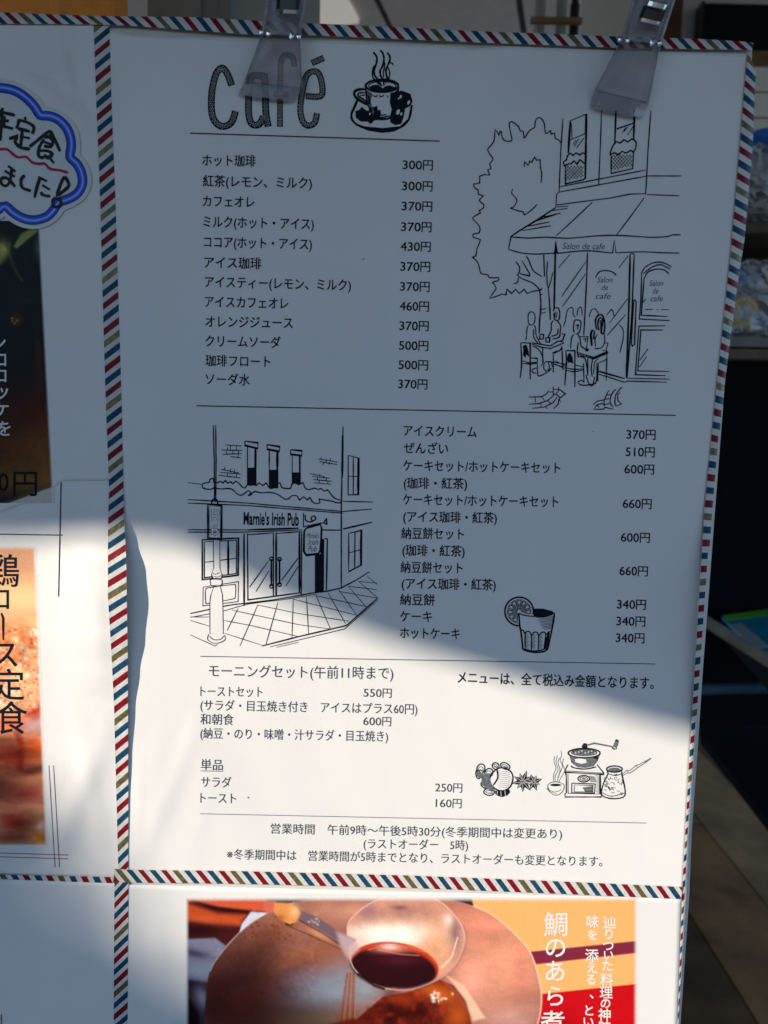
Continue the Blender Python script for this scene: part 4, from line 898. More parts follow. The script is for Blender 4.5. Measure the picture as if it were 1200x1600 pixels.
# ------------------------------------------------------------------ printed photographs
class Paint:
    def __init__(s, x0, y0, x1, y1, step):
        s.nx = int((x1-x0)/step)+1; s.ny = int((y1-y0)/step)+1
        s.X, s.Y = np.meshgrid(np.linspace(x0, x1, s.nx), np.linspace(y0, y1, s.ny)); s.c = np.zeros(s.X.shape+(3,))
    def col(s, c): return np.array(s2l(c))
    def all(s, c): s.c[:] = s.col(c)
    def sd(s, pts):
        X, Y = s.X, s.Y; d = np.full(X.shape, 1e9); ins = np.zeros(X.shape, bool)
        for (ax_, ay), (bx, by) in zip(pts, pts[1:]+pts[:1]):
            ex, ey = bx-ax_, by-ay; t = np.clip(((X-ax_)*ex+(Y-ay)*ey)/(ex*ex+ey*ey+1e-9), 0, 1)
            d = np.minimum(d, (X-ax_-t*ex)**2+(Y-ay-t*ey)**2)
            cr = ((ay > Y) != (by > Y)) & (X < (bx-ax_)*(Y-ay)/((by-ay) or 1e-9)+ax_); ins ^= cr
        d = np.sqrt(d); return np.where(ins, -d, d)
    def mix(s, a, c): s.c = s.c*(1-a[..., None])+s.col(c)*a[..., None]
    def poly(s, pts, c, soft=1.0, op=1.0): a = np.clip(0.5-s.sd(pts)/(2*soft), 0, 1); s.mix(a*a*(3-2*a)*op, c)
    def ellipse(s, cx, cy, rx, ry, c, soft=1.0, op=1.0, rot=0): s.poly(ell(cx, cy, rx, ry, 40, rot=rot), c, soft, op)
    def blob(s, cx, cy, rx, ry, c, op=1.0, rot=0):
        r = math.radians(rot); dx, dy = s.X-cx, s.Y-cy; u, v = (dx*math.cos(r)+dy*math.sin(r))/rx, (-dx*math.sin(r)+dy*math.cos(r))/ry
        s.mix(np.exp(-(u*u+v*v))*op, c)
    def line(s, pts, w_, c, soft=.8, op=1.0):
        X, Y = s.X, s.Y; d = np.full(X.shape, 1e9)
        for (ax_, ay), (bx, by) in zip(pts, pts[1:]):
            ex, ey = bx-ax_, by-ay; t = np.clip(((X-ax_)*ex+(Y-ay)*ey)/(ex*ex+ey*ey+1e-9), 0, 1); d = np.minimum(d, np.hypot(X-ax_-t*ex, Y-ay-t*ey))
        s.mix(np.clip((w_/2+soft-d)/(2*soft), 0, 1)*op, c)
    def speck(s, n, box, cs, r, seed, op=.8):
        rs = random.Random(seed)
        for k in range(n): s.blob(rs.uniform(box[0], box[2]), rs.uniform(box[1], box[3]), r*rs.uniform(.6, 1.6), r*rs.uniform(.6, 1.6), rs.choice(cs), op)
    def grain(s, seed, scale, amp, box=None, aniso=1.0):
        # multi-octave value noise that breaks up the smooth washes, as printed food texture does
        rg = np.random.default_rng(seed); tot = np.zeros(s.X.shape)
        for o_ in range(4):
            sc = scale/2**o_; gx = (s.X-s.X.min())/sc/aniso; gy = (s.Y-s.Y.min())/sc
            G = rg.normal(0, 1, (int(gy.max())+3, int(gx.max())+3)); ix, iy = gx.astype(int), gy.astype(int); fx, fy = gx-ix, gy-iy; fx = fx*fx*(3-2*fx); fy = fy*fy*(3-2*fy)
            tot += (G[iy, ix]*(1-fx)*(1-fy)+G[iy, ix+1]*fx*(1-fy)+G[iy+1, ix]*(1-fx)*fy+G[iy+1, ix+1]*fx*fy)/1.6**o_
        m = np.ones(s.X.shape)
        if box: m = np.clip(.5-s.sd(box)/8, 0, 1)
        s.c = s.c*np.exp(np.clip(tot*amp, -1.1, 1.1)*m)[..., None]
    def build(s, name, sh, parent, warp=None, edge=(0, 0, 0, 0), h=.05):
        """edge: soft fade to paper white at left, top, right, bottom (px)"""
        X, Y = s.X.copy(), s.Y; pw = np.array([.78, .785, .80]); a = np.ones(X.shape)
        for k, e in enumerate(edge):
            if e: d = (X-X.min(), Y-Y.min(), X.max()-X, Y.max()-Y)[k]; a = np.minimum(a, np.clip(d/e, 0, 1))
        a = (a*a*(3-2*a))[..., None]; c = s.c*a+pw*(1-a)
        if warp: X = warp(X, Y)
        g = np.random.default_rng(5).normal(1, .035, X.shape)[..., None]; c = np.clip(c*g, 0, .95)
        vs = [sh.P(float(x), float(y), h) for x, y in zip(X.ravel(), Y.ravel())]
        nx, ny = s.nx, s.ny; fs = [(r*nx+i, (r+1)*nx+i, (r+1)*nx+i+1, r*nx+i+1) for r in range(ny-1) for i in range(nx-1)]
        cols = np.concatenate([c.reshape(-1, 3), np.ones((nx*ny, 1))], 1)
        return mk(name, vs, fs, M['photo'], parent, cols=cols, smooth=True)
def z1(x, y): return (280+x/5, 1390+y/5)
def z2(x, y): return (480+x/4.286, 1390+y/4.286)
def z3(x, y): return (740+x/4.444, 1390+y/4.444)
P = Paint(289, 1401, 997, 1625, 1.3)
P.all((60, 40, 60))
P.poly([z1(*q) for q in ((0, 0), (700, 0), (680, 190), (500, 330), (380, 420), (0, 400))], (70, 22, 22), 2)
P.poly([z1(*q) for q in ((60, 60), (680, 60), (700, 170), (560, 170), (300, 130), (60, 90))], (205, 88, 55), 3)
P.poly([z1(*q) for q in ((40, 100), (300, 190), (520, 200), (470, 280), (200, 250), (40, 240))], (190, 75, 35), 5)
P.blob(*z1(230, 240), 30, 6, (210, 95, 60), .6, 8); P.blob(*z1(150, 320), 40, 10, (35, 5, 15), .9); P.line([z1(100, 85), z1(300, 150), z1(560, 170)], 4, (25, 5, 15), 3)
P.poly([z1(*q) for q in ((560, 175), (690, 180), (470, 340), (490, 270))], (205, 205, 225), 1.5)
P.poly([z1(*q) for q in ((0, 390), (280, 380), (360, 440), (230, 720), (0, 700))], (120, 122, 150), 2.5); P.blob(*z1(120, 500), 26, 7, (62, 50, 88), .9, 12); P.blob(*z1(130, 640), 24, 12, (128, 145, 172), .9); P.blob(*z1(100, 740), 28, 10, (25, 20, 40), .95, 15); P.blob(*z1(180, 850), 9, 16, (120, 125, 155), .9, -20)
P.poly([z1(*q) for q in ((40, 830), (90, 860), (150, 960), (190, 1300), (40, 1300))], (20, 10, 20), 4)
# sky-orange ground with a burgundy stripe and red below
P.poly([(735, 1395), (1010, 1395), (1010, 1650), (800, 1650)], (250, 180, 112), 2); P.poly([(828, 1487), (1005, 1469), (1005, 1488), (837, 1507)], (128, 40, 62), 1.2); P.poly([(845, 1553), (1005, 1536), (1005, 1650), (830, 1650)], (200, 14, 24), 1.2); P.blob(870, 1610, 40, 26, (150, 8, 16), .7)
pan = [(321, 1600), (322, 1560), (328, 1518), (348, 1486), (380, 1452), (416, 1428), (460, 1410), (520, 1400), (600, 1396), (680, 1400), (740, 1416), (774, 1433), (807, 1462), (830, 1491), (843, 1534), (846, 1565), (840, 1600), (820, 1650), (330, 1650)]
pan = smooth_line(pan, 3, True)[:-1]; P.poly(pan, (150, 95, 85), 1.0)
def inpan(fn):
    keep = P.c.copy(); fn(); a = np.clip(.5-P.sd(pan)/2, 0, 1)[..., None]; P.c = keep*(1-a)+P.c*a
def paintpan():
    P.blob(345, 1550, 66, 90, (42, 14, 16), 1.0, 20); P.blob(400, 1500, 60, 40, (96, 52, 46), .7); P.blob(400, 1570, 80, 40, (58, 22, 18), .95); P.blob(420, 1590, 70, 40, (66, 26, 18), .9); P.blob(470, 1500, 60, 26, (150, 92, 66), .9, -25); P.blob(440, 1530, 70, 14, (104, 36, 26), .7, -30); P.blob(450, 1440, 60, 22, (160, 100, 80), .8, -25)
    P.blob(420, 1460, 40, 16, (120, 62, 38), .7, -35); P.blob(520, 1545, 52, 26, (138, 145, 160), .95, -15); P.blob(470, 1530, 36, 18, (112, 96, 116), .7); P.blob(560, 1425, 90, 22, (200, 140, 118), .9); P.blob(480, 1592, 44, 18, (112, 98, 74), .9)
    P.blob(395, 1525, 52, 60, (50, 22, 24), .85); P.blob(455, 1565, 50, 36, (72, 34, 28), .8); P.blob(520, 1542, 56, 24, (132, 140, 158), .85, -15); P.blob(565, 1548, 40, 20, (150, 160, 172), .8); P.blob(790, 1500, 70, 80, (238, 160, 130), .98); P.blob(745, 1440, 60, 30, (226, 142, 118), .95); P.blob(740, 1530, 30, 40, (242, 165, 142), .9); P.blob(800, 1590, 40, 20, (200, 150, 140), .9); P.blob(815, 1520, 12, 40, (214, 130, 112), .7)
    P.speck(60, (340, 1425, 460, 1470), ((84, 38, 22), (70, 30, 20)), 1.3, 2, .7)
inpan(paintpan); P.grain(3, 22, .07, pan, 2.0); P.grain(5, 6, .06, [(330, 1420), (500, 1420), (500, 1560), (330, 1560)])
P.line(pan[6:19], 1.1, (205, 185, 188), .9, .65); P.line(pan[1:7], 1.2, (40, 20, 24), 1.0, .8); P.line(pan[30:49], 2.0, (246, 208, 192), 1.0, .75)
# dark sauce drips and meat
meat = [z2(*q) for q in ((180, 1100), (350, 850), (500, 720), (700, 680), (880, 600), (980, 640), (1070, 750), (1100, 900), (1120, 1100))]
P.poly(meat, (98, 26, 16), 1.8); P.grain(8, 16, .45, meat); P.blob(*z2(880, 690), 34, 14, (205, 92, 30), .9, 20); P.blob(*z2(1010, 850), 18, 20, (188, 82, 30), .9); P.blob(*z2(700, 820), 34, 14, (45, 8, 8), .85); P.blob(*z2(560, 780), 10, 30, (40, 8, 10), .8); P.blob(*z2(640, 730), 26, 8, (150, 48, 22), .8)
P.speck(14, (675, 1550, 715, 1566), ((255, 245, 235), (240, 190, 150)), 2.0, 4, .9); P.speck(30, (560, 1560, 730, 1630), ((150, 50, 25), (60, 12, 10)), 5, 8, .5)
P.poly([z2(*q) for q in ((930, 575), (1050, 640), (1195, 860), (1110, 880), (1060, 740), (990, 640))], (236, 200, 172), 3, .85); P.line([z2(900, 600), z2(1000, 690), z2(1060, 790)], 3, (160, 80, 70), 1.5, .7)
for k in range(9): P.line([z2(265+k*7, 560), z2(215+k*13, 900)], 2.0, ((150, 76, 42), (110, 48, 24), (180, 108, 70))[k % 3], 1.2, .8)
P.poly([z2(*q) for q in ((150, 900), (300, 860), (420, 880), (420, 1100), (120, 1100))], (112, 30, 18), 4)
# ladle
ladle = smooth_line([(543, 1446), (556, 1428), (585, 1408), (620, 1398), (660, 1399), (694, 1413), (722, 1448), (725, 1476), (709, 1511), (681, 1532), (643, 1546), (611, 1546), (582, 1538), (552, 1512), (545, 1480)], 3, True)
P.poly(ladle, (214, 150, 128), .9)
keep = P.c.copy()
P.blob(640, 1425, 50, 12, (176, 124, 116), .8); P.blob(575, 1425, 20, 16, (150, 104, 116), .8); P.blob(622, 1461, 58, 17, (255, 250, 228), 1.0); P.blob(612, 1462, 52, 14, (255, 254, 244), 1.0); P.blob(590, 1464, 26, 12, (255, 250, 236), .9); P.blob(680, 1480, 26, 36, (236, 172, 132), .95); P.blob(712, 1458, 9, 30, (150, 108, 112), .9); P.blob(700, 1438, 8, 10, (250, 225, 215), .8); P.line([(715, 1465), (706, 1495), (690, 1512)], 2, (250, 226, 200), 1, .8); P.blob(560, 1470, 22, 12, (236, 206, 200), .9); P.blob(625, 1418, 12, 4, (110, 72, 80), .8)
a = np.clip(.5-P.sd(ladle[:-1])/1.6, 0, 1)[..., None]; P.c = keep*(1-a)+P.c*a
P.grain(11, 14, .05, ladle[:-1]); P.ellipse(617, 1508, 69, 36, (196, 62, 34), 1.5, 1, 8); P.ellipse(615, 1513, 68, 33, (32, 9, 18), 4, .98, 8); P.blob(613, 1484, 26, 5, (235, 130, 110), .8); P.blob(609, 1479, 13, 4, (255, 228, 220), .95); P.line([(590, 1484), (625, 1491), (655, 1493)], 1.2, (230, 140, 130), .8, .8); P.blob(625, 1500, 34, 8, (88, 26, 44), .6)
P.line([(576, 1484), (600, 1478), (640, 1479), (668, 1489), (681, 1504)], 1.6, (244, 120, 70), 1.2, .7); P.line(ladle, 1.2, (246, 218, 206), .9, .65); P.line([(x+2.5, y-1.5) for x, y in ladle[18:34]], 3, (150, 104, 104), 2, .5); P.line([(560, 1522), (585, 1540), (600, 1545)], 4, (30, 8, 12), 1.5)
P.poly([z1(950, 165), z1(1080, 215), z1(1250, 330), z1(1380, 395), z1(1300, 470), z1(1180, 380), z1(1050, 285), z1(930, 235)], (116, 90, 102), 1.8); P.line([z1(940, 240), z1(1100, 330), z1(1240, 420)], 2, (60, 30, 34), 1); P.line([z1(830, 275), z1(960, 330), z1(1150, 415), z1(1270, 470)], 1.0, (70, 30, 25), .8); P.blob(*z1(1090, 350), 20, 4, (214, 150, 108), .85, 28); P.speck(10, (480, 1432, 500, 1446), ((210, 180, 190),), 1.2, 6); P.poly([z1(1230, 330), z1(1370, 380), z1(1400, 470), z1(1320, 540), z1(1260, 440)], (200, 170, 176), 5, .8)
P.poly([z1(660, 90), z1(750, 90), z1(765, 170), z1(700, 185), z1(660, 165)], (206, 104, 84), 2.5); P.poly([z1(745, 100), z1(880, 108), z1(945, 180), z1(915, 250), z1(870, 275), z1(800, 240), z1(735, 175)], (224, 146, 84), 2.2); P.blob(*z1(900, 170), 7, 9, (246, 198, 140), .8); P.blob(*z1(790, 220), 8, 6, (160, 84, 44), .7); P.line([z1(830, 265), z1(870, 280), z1(890, 268)], 2.4, (60, 20, 12), 1)
ph = P.build('food_photo', S_low, lowright, edge=(7, 9, 8, 0))
mb = MB(); WI = INK+.02
for s, x, y, z in (('鯛', 869, 1445, 38), ('の', 868, 1481, 35), ('あ', 867, 1518, 35), ('ら', 867, 1557, 34), ('煮', 864, 1599, 38)): char(mb, S_low, s, x, y, z, .004, WI, 0)
mb.build('vertical_title_text', M['white'], lowright)
mb = MB()
for s, x, y, z in (('味', 925.6, 1440.6, 20), ('を', 925.6, 1461, 17), ('添', 924.5, 1493.5, 21), ('え', 924.5, 1512.6, 18), ('る', 923.4, 1530.6, 18), ('、', 930, 1552, 18), ('と', 920, 1579, 18), ('い', 919, 1597, 18)): char(mb, S_low, s, x, y, z, .003, WI)
mb.build('vertical_text', M['white'], lowright)
mb = MB()
for s, x, y, z in (('辿', 952.6, 1441.8, 20), ('り', 951.5, 1459.8, 18), ('つ', 950.4, 1477.8, 18), ('い', 950.4, 1492.4, 17), ('た', 949, 1509, 18), ('料', 948, 1530.6, 20), ('理', 947, 1551, 20), ('の', 946, 1567.8, 17), ('神', 944.8, 1586, 20), ('髄', 943.8, 1606, 20)): char(mb, S_low, s, x, y, z, .003, WI)
mb.build('vertical_text', M['white'], lowright)

# upper left photo
P = Paint(-100, 345, 62, 786, 1.6)
P.all((12, 16, 30))
P.blob(20, 372, 60, 26, (14, 34, 22), .9); P.poly([(20, 385), (32, 366), (50, 356), (60, 360), (40, 375), (24, 388)], (132, 138, 78), 1.6); P.poly([(-40, 430), (-10, 395), (0, 380), (12, 392), (0, 408), (-20, 430)], (150, 150, 80), 2); P.line([(12, 395), (20, 420), (30, 438)], 4, (70, 88, 50), 2, .7); P.blob(57, 390, 4, 16, (70, 90, 62), .8); P.blob(2, 390, 8, 12, (190, 178, 100), .8)
P.blob(20, 500, 8, 8, (120, 54, 22), .85); P.speck(4, (11, 496, 21, 506), ((200, 190, 185),), 1.0, 3, .8)
P.blob(30, 640, 70, 40, (58, 22, 16), .8); P.blob(0, 700, 90, 36, (96, 40, 20), .85); P.blob(58, 700, 30, 60, (130, 74, 26), .75); P.blob(30, 745, 90, 22, (138, 96, 38), .9); P.blob(0, 735, 60, 12, (110, 66, 26), .6); P.blob(40, 650, 60, 36, (74, 26, 14), .8); P.blob(50, 705, 40, 30, (104, 62, 18), .8); P.blob(50, 560, 5, 40, (84, 34, 18), .7); P.blob(20, 600, 20, 30, (30, 12, 22), .8); P.blob(35, 470, 40, 8, (32, 40, 54), .6)
P.grain(31, 40, .14); P.grain(32, 9, .06); P.line([(-10, 420), (8, 400), (14, 380)], 3, (110, 130, 60), 1.5, .8)
def wl_(X, Y): return X+(Y-345)*0.0515*np.clip((X+100)/162, 0, 1)
mask_y = 786-(P.X+0)*0.42
P.poly([(-200, 862), (0, 786), (84, 751), (84, 900), (-200, 900)], (200, 196, 190), .8); P.line([(-200, 858), (0, 783), (72, 752)], 1.0, (120, 90, 80), .8, .8)
P.build('food_photo', S_left, left, warp=wl_, edge=(0, 0, 4, 0))
mb = MB()
for s, x, y in (('ン', -3, 536), ('コ', 0, 562), ('ロ', 0, 587), ('ッ', 3, 612), ('ケ', 2, 640), ('を', 6, 670)): char(mb, S_left, s, x, y, 25, -.006, INK+.02)
mb.build('vertical_text', M['white'], left)
mb = MB(); char(mb, S_left, '0', 5, 753, 38, .006, INK+.03, wscale=.9); char(mb, S_left, '円', 39, 756, 42, .004, INK+.03); mb.build('price_text', M['ink'], left)
# lower left photo
P = Paint(-100, 851, 56, 1322, 1.4)
P.all((232, 170, 128))
P.blob(20, 880, 80, 26, (206, 152, 122), .9); P.blob(30, 935, 70, 26, (250, 214, 160), .95); P.blob(40, 985, 60, 18, (250, 190, 130), .8); P.blob(0, 1010, 70, 34, (240, 140, 86), .9); P.blob(30, 1060, 60, 30, (248, 176, 130), .9)
P.speck(90, (-40, 985, 58, 1110), ((255, 236, 214), (240, 120, 60), (226, 92, 50), (250, 205, 160)), 4, 12, .75); P.speck(70, (-20, 975, 58, 1110), ((150, 50, 34), (120, 40, 34), (190, 80, 40)), 1.5, 13, .85); P.speck(60, (-20, 975, 58, 1110), ((255, 250, 240), (255, 232, 200)), 1.4, 14, .9); P.line([(30, 1120), (44, 1112), (57, 1104)], 5, (205, 30, 22), 2, .9); P.line([(30, 1140), (48, 1128), (58, 1122)], 7, (248, 232, 236), 3, .8); P.line([(18, 1145), (24, 1165), (20, 1200)], 10, (110, 12, 14), 3, .8)
P.blob(48, 1115, 16, 12, (214, 44, 30), .85, -30); P.blob(20, 1130, 50, 12, (238, 120, 74), .9); P.blob(50, 1135, 22, 12, (238, 206, 206), .9); P.blob(10, 1180, 60, 40, (150, 30, 22), .95); P.blob(46, 1168, 18, 18, (222, 92, 30), .95); P.blob(36, 1205, 34, 9, (60, 6, 12), .85, -8); P.blob(30, 1240, 60, 24, (120, 16, 30), .9); P.blob(-20, 1230, 46, 60, (66, 6, 12), .8); P.blob(10, 1285, 34, 22, (160, 34, 20), .95); P.blob(0, 1308, 50, 12, (104, 16, 16), .8); P.blob(46, 1307, 13, 11, (232, 138, 44), .95); P.blob(47, 1292, 6, 6, (250, 214, 206), .9); P.blob(58, 1270, 6, 40, (190, 120, 130), .5)
P.grain(21, 26, .16, [(-100, 960), (60, 960), (60, 1150), (-100, 1150)]); P.grain(22, 9, .16, [(-100, 975), (60, 975), (60, 1120), (-100, 1120)]); P.grain(23, 34, .35, [(-100, 1150), (60, 1150), (60, 1325), (-100, 1325)], 2.0)
def wl2(X, Y): return X+(Y-851)*0.041*np.clip((X+100)/156, 0, 1)
P.build('food_photo', S_leftlow, leftlow, warp=wl2, edge=(0, 10, 6, 4))
mb = MB()
for s, x, y, z in (('鶏', 5, 893, 52), ('ロ', -1, 936, 40), ('ス', 8, 1023, 46), ('定', 14, 1071, 50), ('食', 17, 1123, 52)): char(mb, S_leftlow, s, x, y, z, -.002, INK+.03, wscale=.95)
ribbon(mb, S_leftlow, [(2, 958), (5, 966), (5, 1000)], 3.4, INK+.03)
mb.build('vertical_title_text', M['ink'], leftlow)
for a in ((0-60, 833.6, 98, 836.2, 1.1, 'inkfine'), (95.5, 753, 91.5, 932, 1.2, 'ink'), (76.3, 1196, 86, 1355, .9, 'purple'), (83.6, 1196, 93, 1355, .9, 'purple'), (-60, 1331, 107, 1336, .9, 'purple'), (-60, 1337, 107, 1342, .9, 'purple')):
    rule(*a[:5], M[a[5]], S_leftlow, leftlow, 'frame_line')
mb = MB(); ribbon(mb, S_low, [(2, 1585), (2.5, 1600)], 1.4); mb.build('pen_mark', M['ink'], lowleft)

# ------------------------------------------------------------------ cloud sticker
ring = '0,65 100,78 200,115 300,185 380,270 425,345;425,345 500,348 600,385 690,470 740,570 757,680 742,790;742,790 800,840 850,930 870,1040 850,1130 790,1210 700,1262 610,1290;610,1290 570,1360 500,1430 400,1470 300,1476 200,1450 100,1390 45,1335;45,1335 0,1372 -120,1440 -300,1480 -480,1450 -620,1350;-620,1350 -760,1330 -860,1240 -900,1100 -880,980 -820,900;-820,900 -860,780 -840,640 -760,540 -640,480;-640,480 -620,340 -520,200 -360,100 -180,60 0,65'
lobes = []
for part in ring.split(';'):
    v = [float(q) for q in part.replace(',', ' ').split()]; lobes.append([(x/6.4, 120+y/6.4) for x, y in smooth_line(list(zip(v[0::2], v[1::2])), 4)])
outer = []
for l in lobes: outer += l[:-1]
def offset(P_, d):
    n = len(P_); o = []
    for i in range(n):
        a, b_, c = P_[i-2], P_[i], P_[(i+2) % n]; dx, dy = c[0]-a[0], c[1]-a[1]; L = math.hypot(dx, dy) or 1
        o.append((b_[0]+dy/L*d, b_[1]-dx/L*d))
    return o
rim = offset(outer, 7.5)
# smooth the notches of the cut edge
for _ in range(6): rim = [((rim[i-1][0]+2*rim[i][0]+rim[(i+1) % len(rim)][0])/4, (rim[i-1][1]+2*rim[i][1]+rim[(i+1) % len(rim)][1])/4) for i in range(len(rim))]
cx, cy = -10, 225
nb = len(rim); NR = 9
vs = []; fs = []
for r in range(1, NR+1):
    for x, y in rim: t = r/NR; vs.append(S_stick.P(cx+(x-cx)*t, cy+(y-cy)*t))
ctr = len(vs); vs.append(S_stick.P(cx, cy))
for r in range(NR-1):
    for i in range(nb): j = (i+1) % nb; fs.append((r*nb+i, r*nb+j, (r+1)*nb+j, (r+1)*nb+i))
for i in range(nb): fs.append((ctr, (i+1) % nb, i))
n0 = len(vs); base_i = (NR-1)*nb
for i in range(nb): vs.append(vs[base_i+i]+Vector((0, .5*MM, 0)))
for i in range(nb): j = (i+1) % nb; fs.append((base_i+i, base_i+j, n0+j, n0+i))
m_stick = mat('sticker_card', (.60, .62, .64), .3, .03, 40)
st = mk('cloud_sticker', vs, fs, m_stick, base=S_stick.P(40, 340)); tag(st, 'white cloud shaped card with a thick blue rim and handwritten black and red marker writing', 'sticker')
m_rim = mat('blue_rim', (0, 0, 0), .35, .04, 60, attr='Col', spec=0.25)
vs = []; fs = []; cols = []
prof = [(-1.0, (4, 14, 60)), (.0, (4, 38, 160)), (3.5, (12, 80, 230)), (6.2, (150, 190, 250)), (8.5, (14, 84, 235)), (12.2, (8, 44, 175)), (14.4, (3, 10, 50))]
k = len(prof)
for d, c in prof:
    o_ = offset(outer, -d-.3)
    for x, y in o_: vs.append(S_stick.P(x, y, .08)); cols.append((*s2l(c), 1))
for r in range(k-1):
    for i in range(nb): j = (i+1) % nb; fs.append((r*nb+i, r*nb+j, (r+1)*nb+j, (r+1)*nb+i))
mk('blue_rim', vs, fs, m_rim, st, cols=cols)
p = Pen(S_stick, 0, 120, 6.4, 5.2)
H3 = .16
p.L('30,310 0,370 -30,400;0,350 80,368 150,385;-20,450 40,440 90,440;-20,488 60,500 130,520', 5.0, h=H3); p.L('45,390 40,500;22,330 15,480 0,640', 5.0, h=H3)
p.L('245,400 258,432;190,420 182,470 165,520;190,430 270,455 330,490 338,530 320,570;180,520 240,530 300,550;222,530 215,620 205,700;225,600 300,615;90,620 170,600 150,650 195,700 240,715 300,722', 5.0, h=H3)
p.L('295,700 400,615 500,535;500,535 550,630 600,745;440,610 490,600 530,650 505,700 440,690;440,625 395,700 385,790 440,812;400,740 470,740 520,770 480,810 440,780;440,650 520,680;500,570 490,610;490,800 540,865', 5.0, h=H3)
p.L('80,890 155,950;45,940 150,1000;118,905 100,1040 60,1090 15,1070 10,1020 60,1010 110,1050 150,1100', 4.8, h=H3)
p.L('250,985 210,1030 225,1110 310,1140;380,1000 470,1045;402,1005 370,1100 345,1210;420,1082 500,1130;408,1150 430,1182 505,1195;640,995 600,1090 575,1180 650,1130 688,1085 670,1030 640,995;530,1215 600,1228 605,1288 535,1298 530,1215', 4.9, h=H3)
p.build('marker_writing', st, [M['marker']])
p = Pen(S_stick, 0, 120, 6.4, 4.2); p.L('-60,745 0,725 70,725 120,765 180,805 260,800 320,855 390,870 450,870 500,920 600,935 680,960', 4.0, h=H3); p.build('red_wavy_line', st, [M['redmarker']])

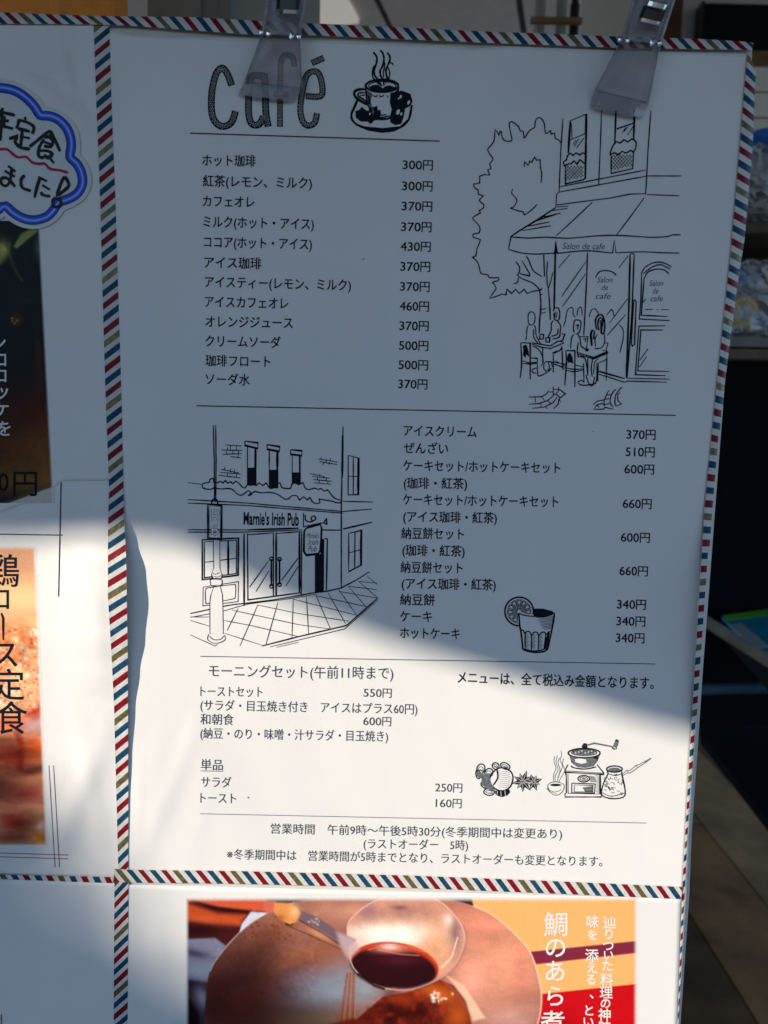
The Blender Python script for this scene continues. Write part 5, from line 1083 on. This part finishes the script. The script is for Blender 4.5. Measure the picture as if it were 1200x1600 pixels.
# ------------------------------------------------------------------ hanging clips
def clip(pts_neck_top, pts_neck, pts_jaw, band, label, lipw=20, twist=0.0):
    """each argument: (left px, right px) pairs of photo points at three stations down the front plate"""
    ctr_ = [(a[0]+b_[0])/2 for a, b_ in [(pts_neck[0], pts_neck[1])]]
    def pl(p_, d): u, v = plane_uv(p_[0], p_[1], d); return bw(u, v, d)
    root_p = pl(((pts_neck[0][0]+pts_neck[1][0])/2, (pts_neck[0][1]+pts_neck[1][1])/2), -2.5)
    root = empty('hanging_clip', root_p); tag(root, label, 'clip', 'clear plastic clips holding the board')
    def plate(stations, name, m, th, n=6, curve=0.0):
        # stations: (left px point, right px point, distance) down the plate; a closed slab th mm thick with rounded cross section
        vs = []; fs = []
        ring_n = 2*(n+1)
        dense = []
        for (l0, r0, d0), (l1, r1, d1) in zip(stations, stations[1:]):
            for q in range(6):
                t = q/6; f = lambda a, b_: (a[0]+(b_[0]-a[0])*t, a[1]+(b_[1]-a[1])*t); dense.append((f(l0, l1), f(r0, r1), d0+(d1-d0)*t))
        dense.append(stations[-1])
        for l, r, d in dense:
            for side in (0, 1):
                for i in range(n+1):
                    s = i/n if side == 0 else 1-i/n; e = math.sqrt(max(0, 1-(2*s-1)**6)); dd = d+(th if side == 0 else 0)*e+curve*(1-(2*s-1)**2)
                    vs.append(pl((l[0]+(r[0]-l[0])*s, l[1]+(r[1]-l[1])*s), dd))
        for q in range(len(dense)-1):
            for i in range(ring_n): j = (i+1) % ring_n; fs.append((q*ring_n+i, q*ring_n+j, (q+1)*ring_n+j, (q+1)*ring_n+i))
        fs.append(tuple(range(ring_n))[::-1]); fs.append(tuple(range((len(dense)-1)*ring_n, len(dense)*ring_n)))
        return mk(name, vs, fs, m, root, smooth=False)
    nt_, nk, jw = pts_neck_top, pts_neck, pts_jaw
    # front jaw: neck -> broad foot, foot closes on the paper
    up_ = lambda p_, k_: p_
    plate([(nk[0], nk[1], 9.0), (jw[0], jw[1], 5.2)], 'front_jaw', M['clear'], 1.6)
    # foot lip
    lip = [(jw[0], jw[1], 3.4), (jw[2], jw[3], 2.6)]
    plate(lip, 'jaw_lip', M['clearside'], 2.6)
    for s in (0, 1):
        a0, a1 = nk[s], jw[s]; w_ = 2.6 if s == 0 else -2.6
        plate([((a0[0], a0[1]), (a0[0]+w_, a0[1]), 8.6), ((a1[0], a1[1]), (a1[0]+w_, a1[1]), 4.6)], 'jaw_flange', M['clearside'], 3.4, n=3)
    my = lambda q: (nk[0][0]+(nk[1][0]-nk[0][0])*q, nk[0][1]+(nk[1][1]-nk[0][1])*q)
    plate([((my(.08)[0], my(.08)[1]-9), (my(.92)[0], my(.92)[1]-9), 11.5), ((my(.08)[0]-1, my(.08)[1]-4), (my(.92)[0]-1, my(.92)[1]-4), 11.2)], 'hinge_bar', M['clearside'], 3.0, n=6)
    for q in (.02, .2, .8, .98):  # bright metal lumps added to stand in for glints on the neck
        c = pl((my(q)[0]-1, my(q)[1]-3-4*abs(q-.5)), 14.6); lump('glint_bead', c, (.0011, .0009, .0014), M['glint'], q*9, root, amp=.2, n=6)
    # raised side ribs of the neck and handle
    for s in (0, 1):
        a0, a1 = nt_[s], nk[s]; w_ = 7 if s == 0 else -7
        plate([((a0[0], a0[1]), (a0[0]+w_, a0[1]), 12.0), ((a1[0], a1[1]), (a1[0]+w_, a1[1]), 8.8)], 'side_rib', M['clearside'], 5.0, n=3)
    plate([(nt_[0], nt_[1], 13.5), (nk[0], nk[1], 9.2)], 'neck', M['clear'], 1.4)
    # back arm behind the board
    plate([(nt_[0], nt_[1], -10.0), (nk[0], nk[1], -9.5), (jw[0], jw[1], -8.0)], 'back_jaw', M['clear'], 1.6)
    # steel spring band and black core
    (bl, br, bl2, br2) = band
    plate([(bl, br, 14.0), (bl2, br2, 12.5)], 'spring_core', M['blackm'], 2.4)
    dx, dy = (bl2[0]-bl[0]), (bl2[1]-bl[1]); L = math.hypot(dx, dy); ux, uy = dx/L, dy/L
    for q0, q1 in ((-9, -1.5), (L-1, L+5)):
        plate([((bl[0]+ux*q0-1, bl[1]+uy*q0), (br[0]+ux*q0+1, br[1]+uy*q0), 14.8-q0*.02), ((bl[0]+ux*q1-1, bl[1]+uy*q1), (br[0]+ux*q1+1, br[1]+uy*q1), 14.4-q1*.02)], 'spring_band', M['steel'], 2.6, curve=1.5)
    return root
clip([(424, -70), (488, -66)], [(408, 55), (469, 62)], [(381, 127), (473, 137), (372, 148), (461, 158)], ((434, -30), (470, -28), (431, 15), (467, 19)), 'clear plastic clip with a black spring over the letter f of the title')
clip([(1010, -70), (1074, -58)], [(968, 66), (1032, 72)], [(929, 140), (1014, 160), (921, 166), (1003, 184)], ((1006, 8), (1041, 17), (998, 27), (1032, 37)), 'clear plastic clip with a shiny steel spring above the drawn tree and windows')
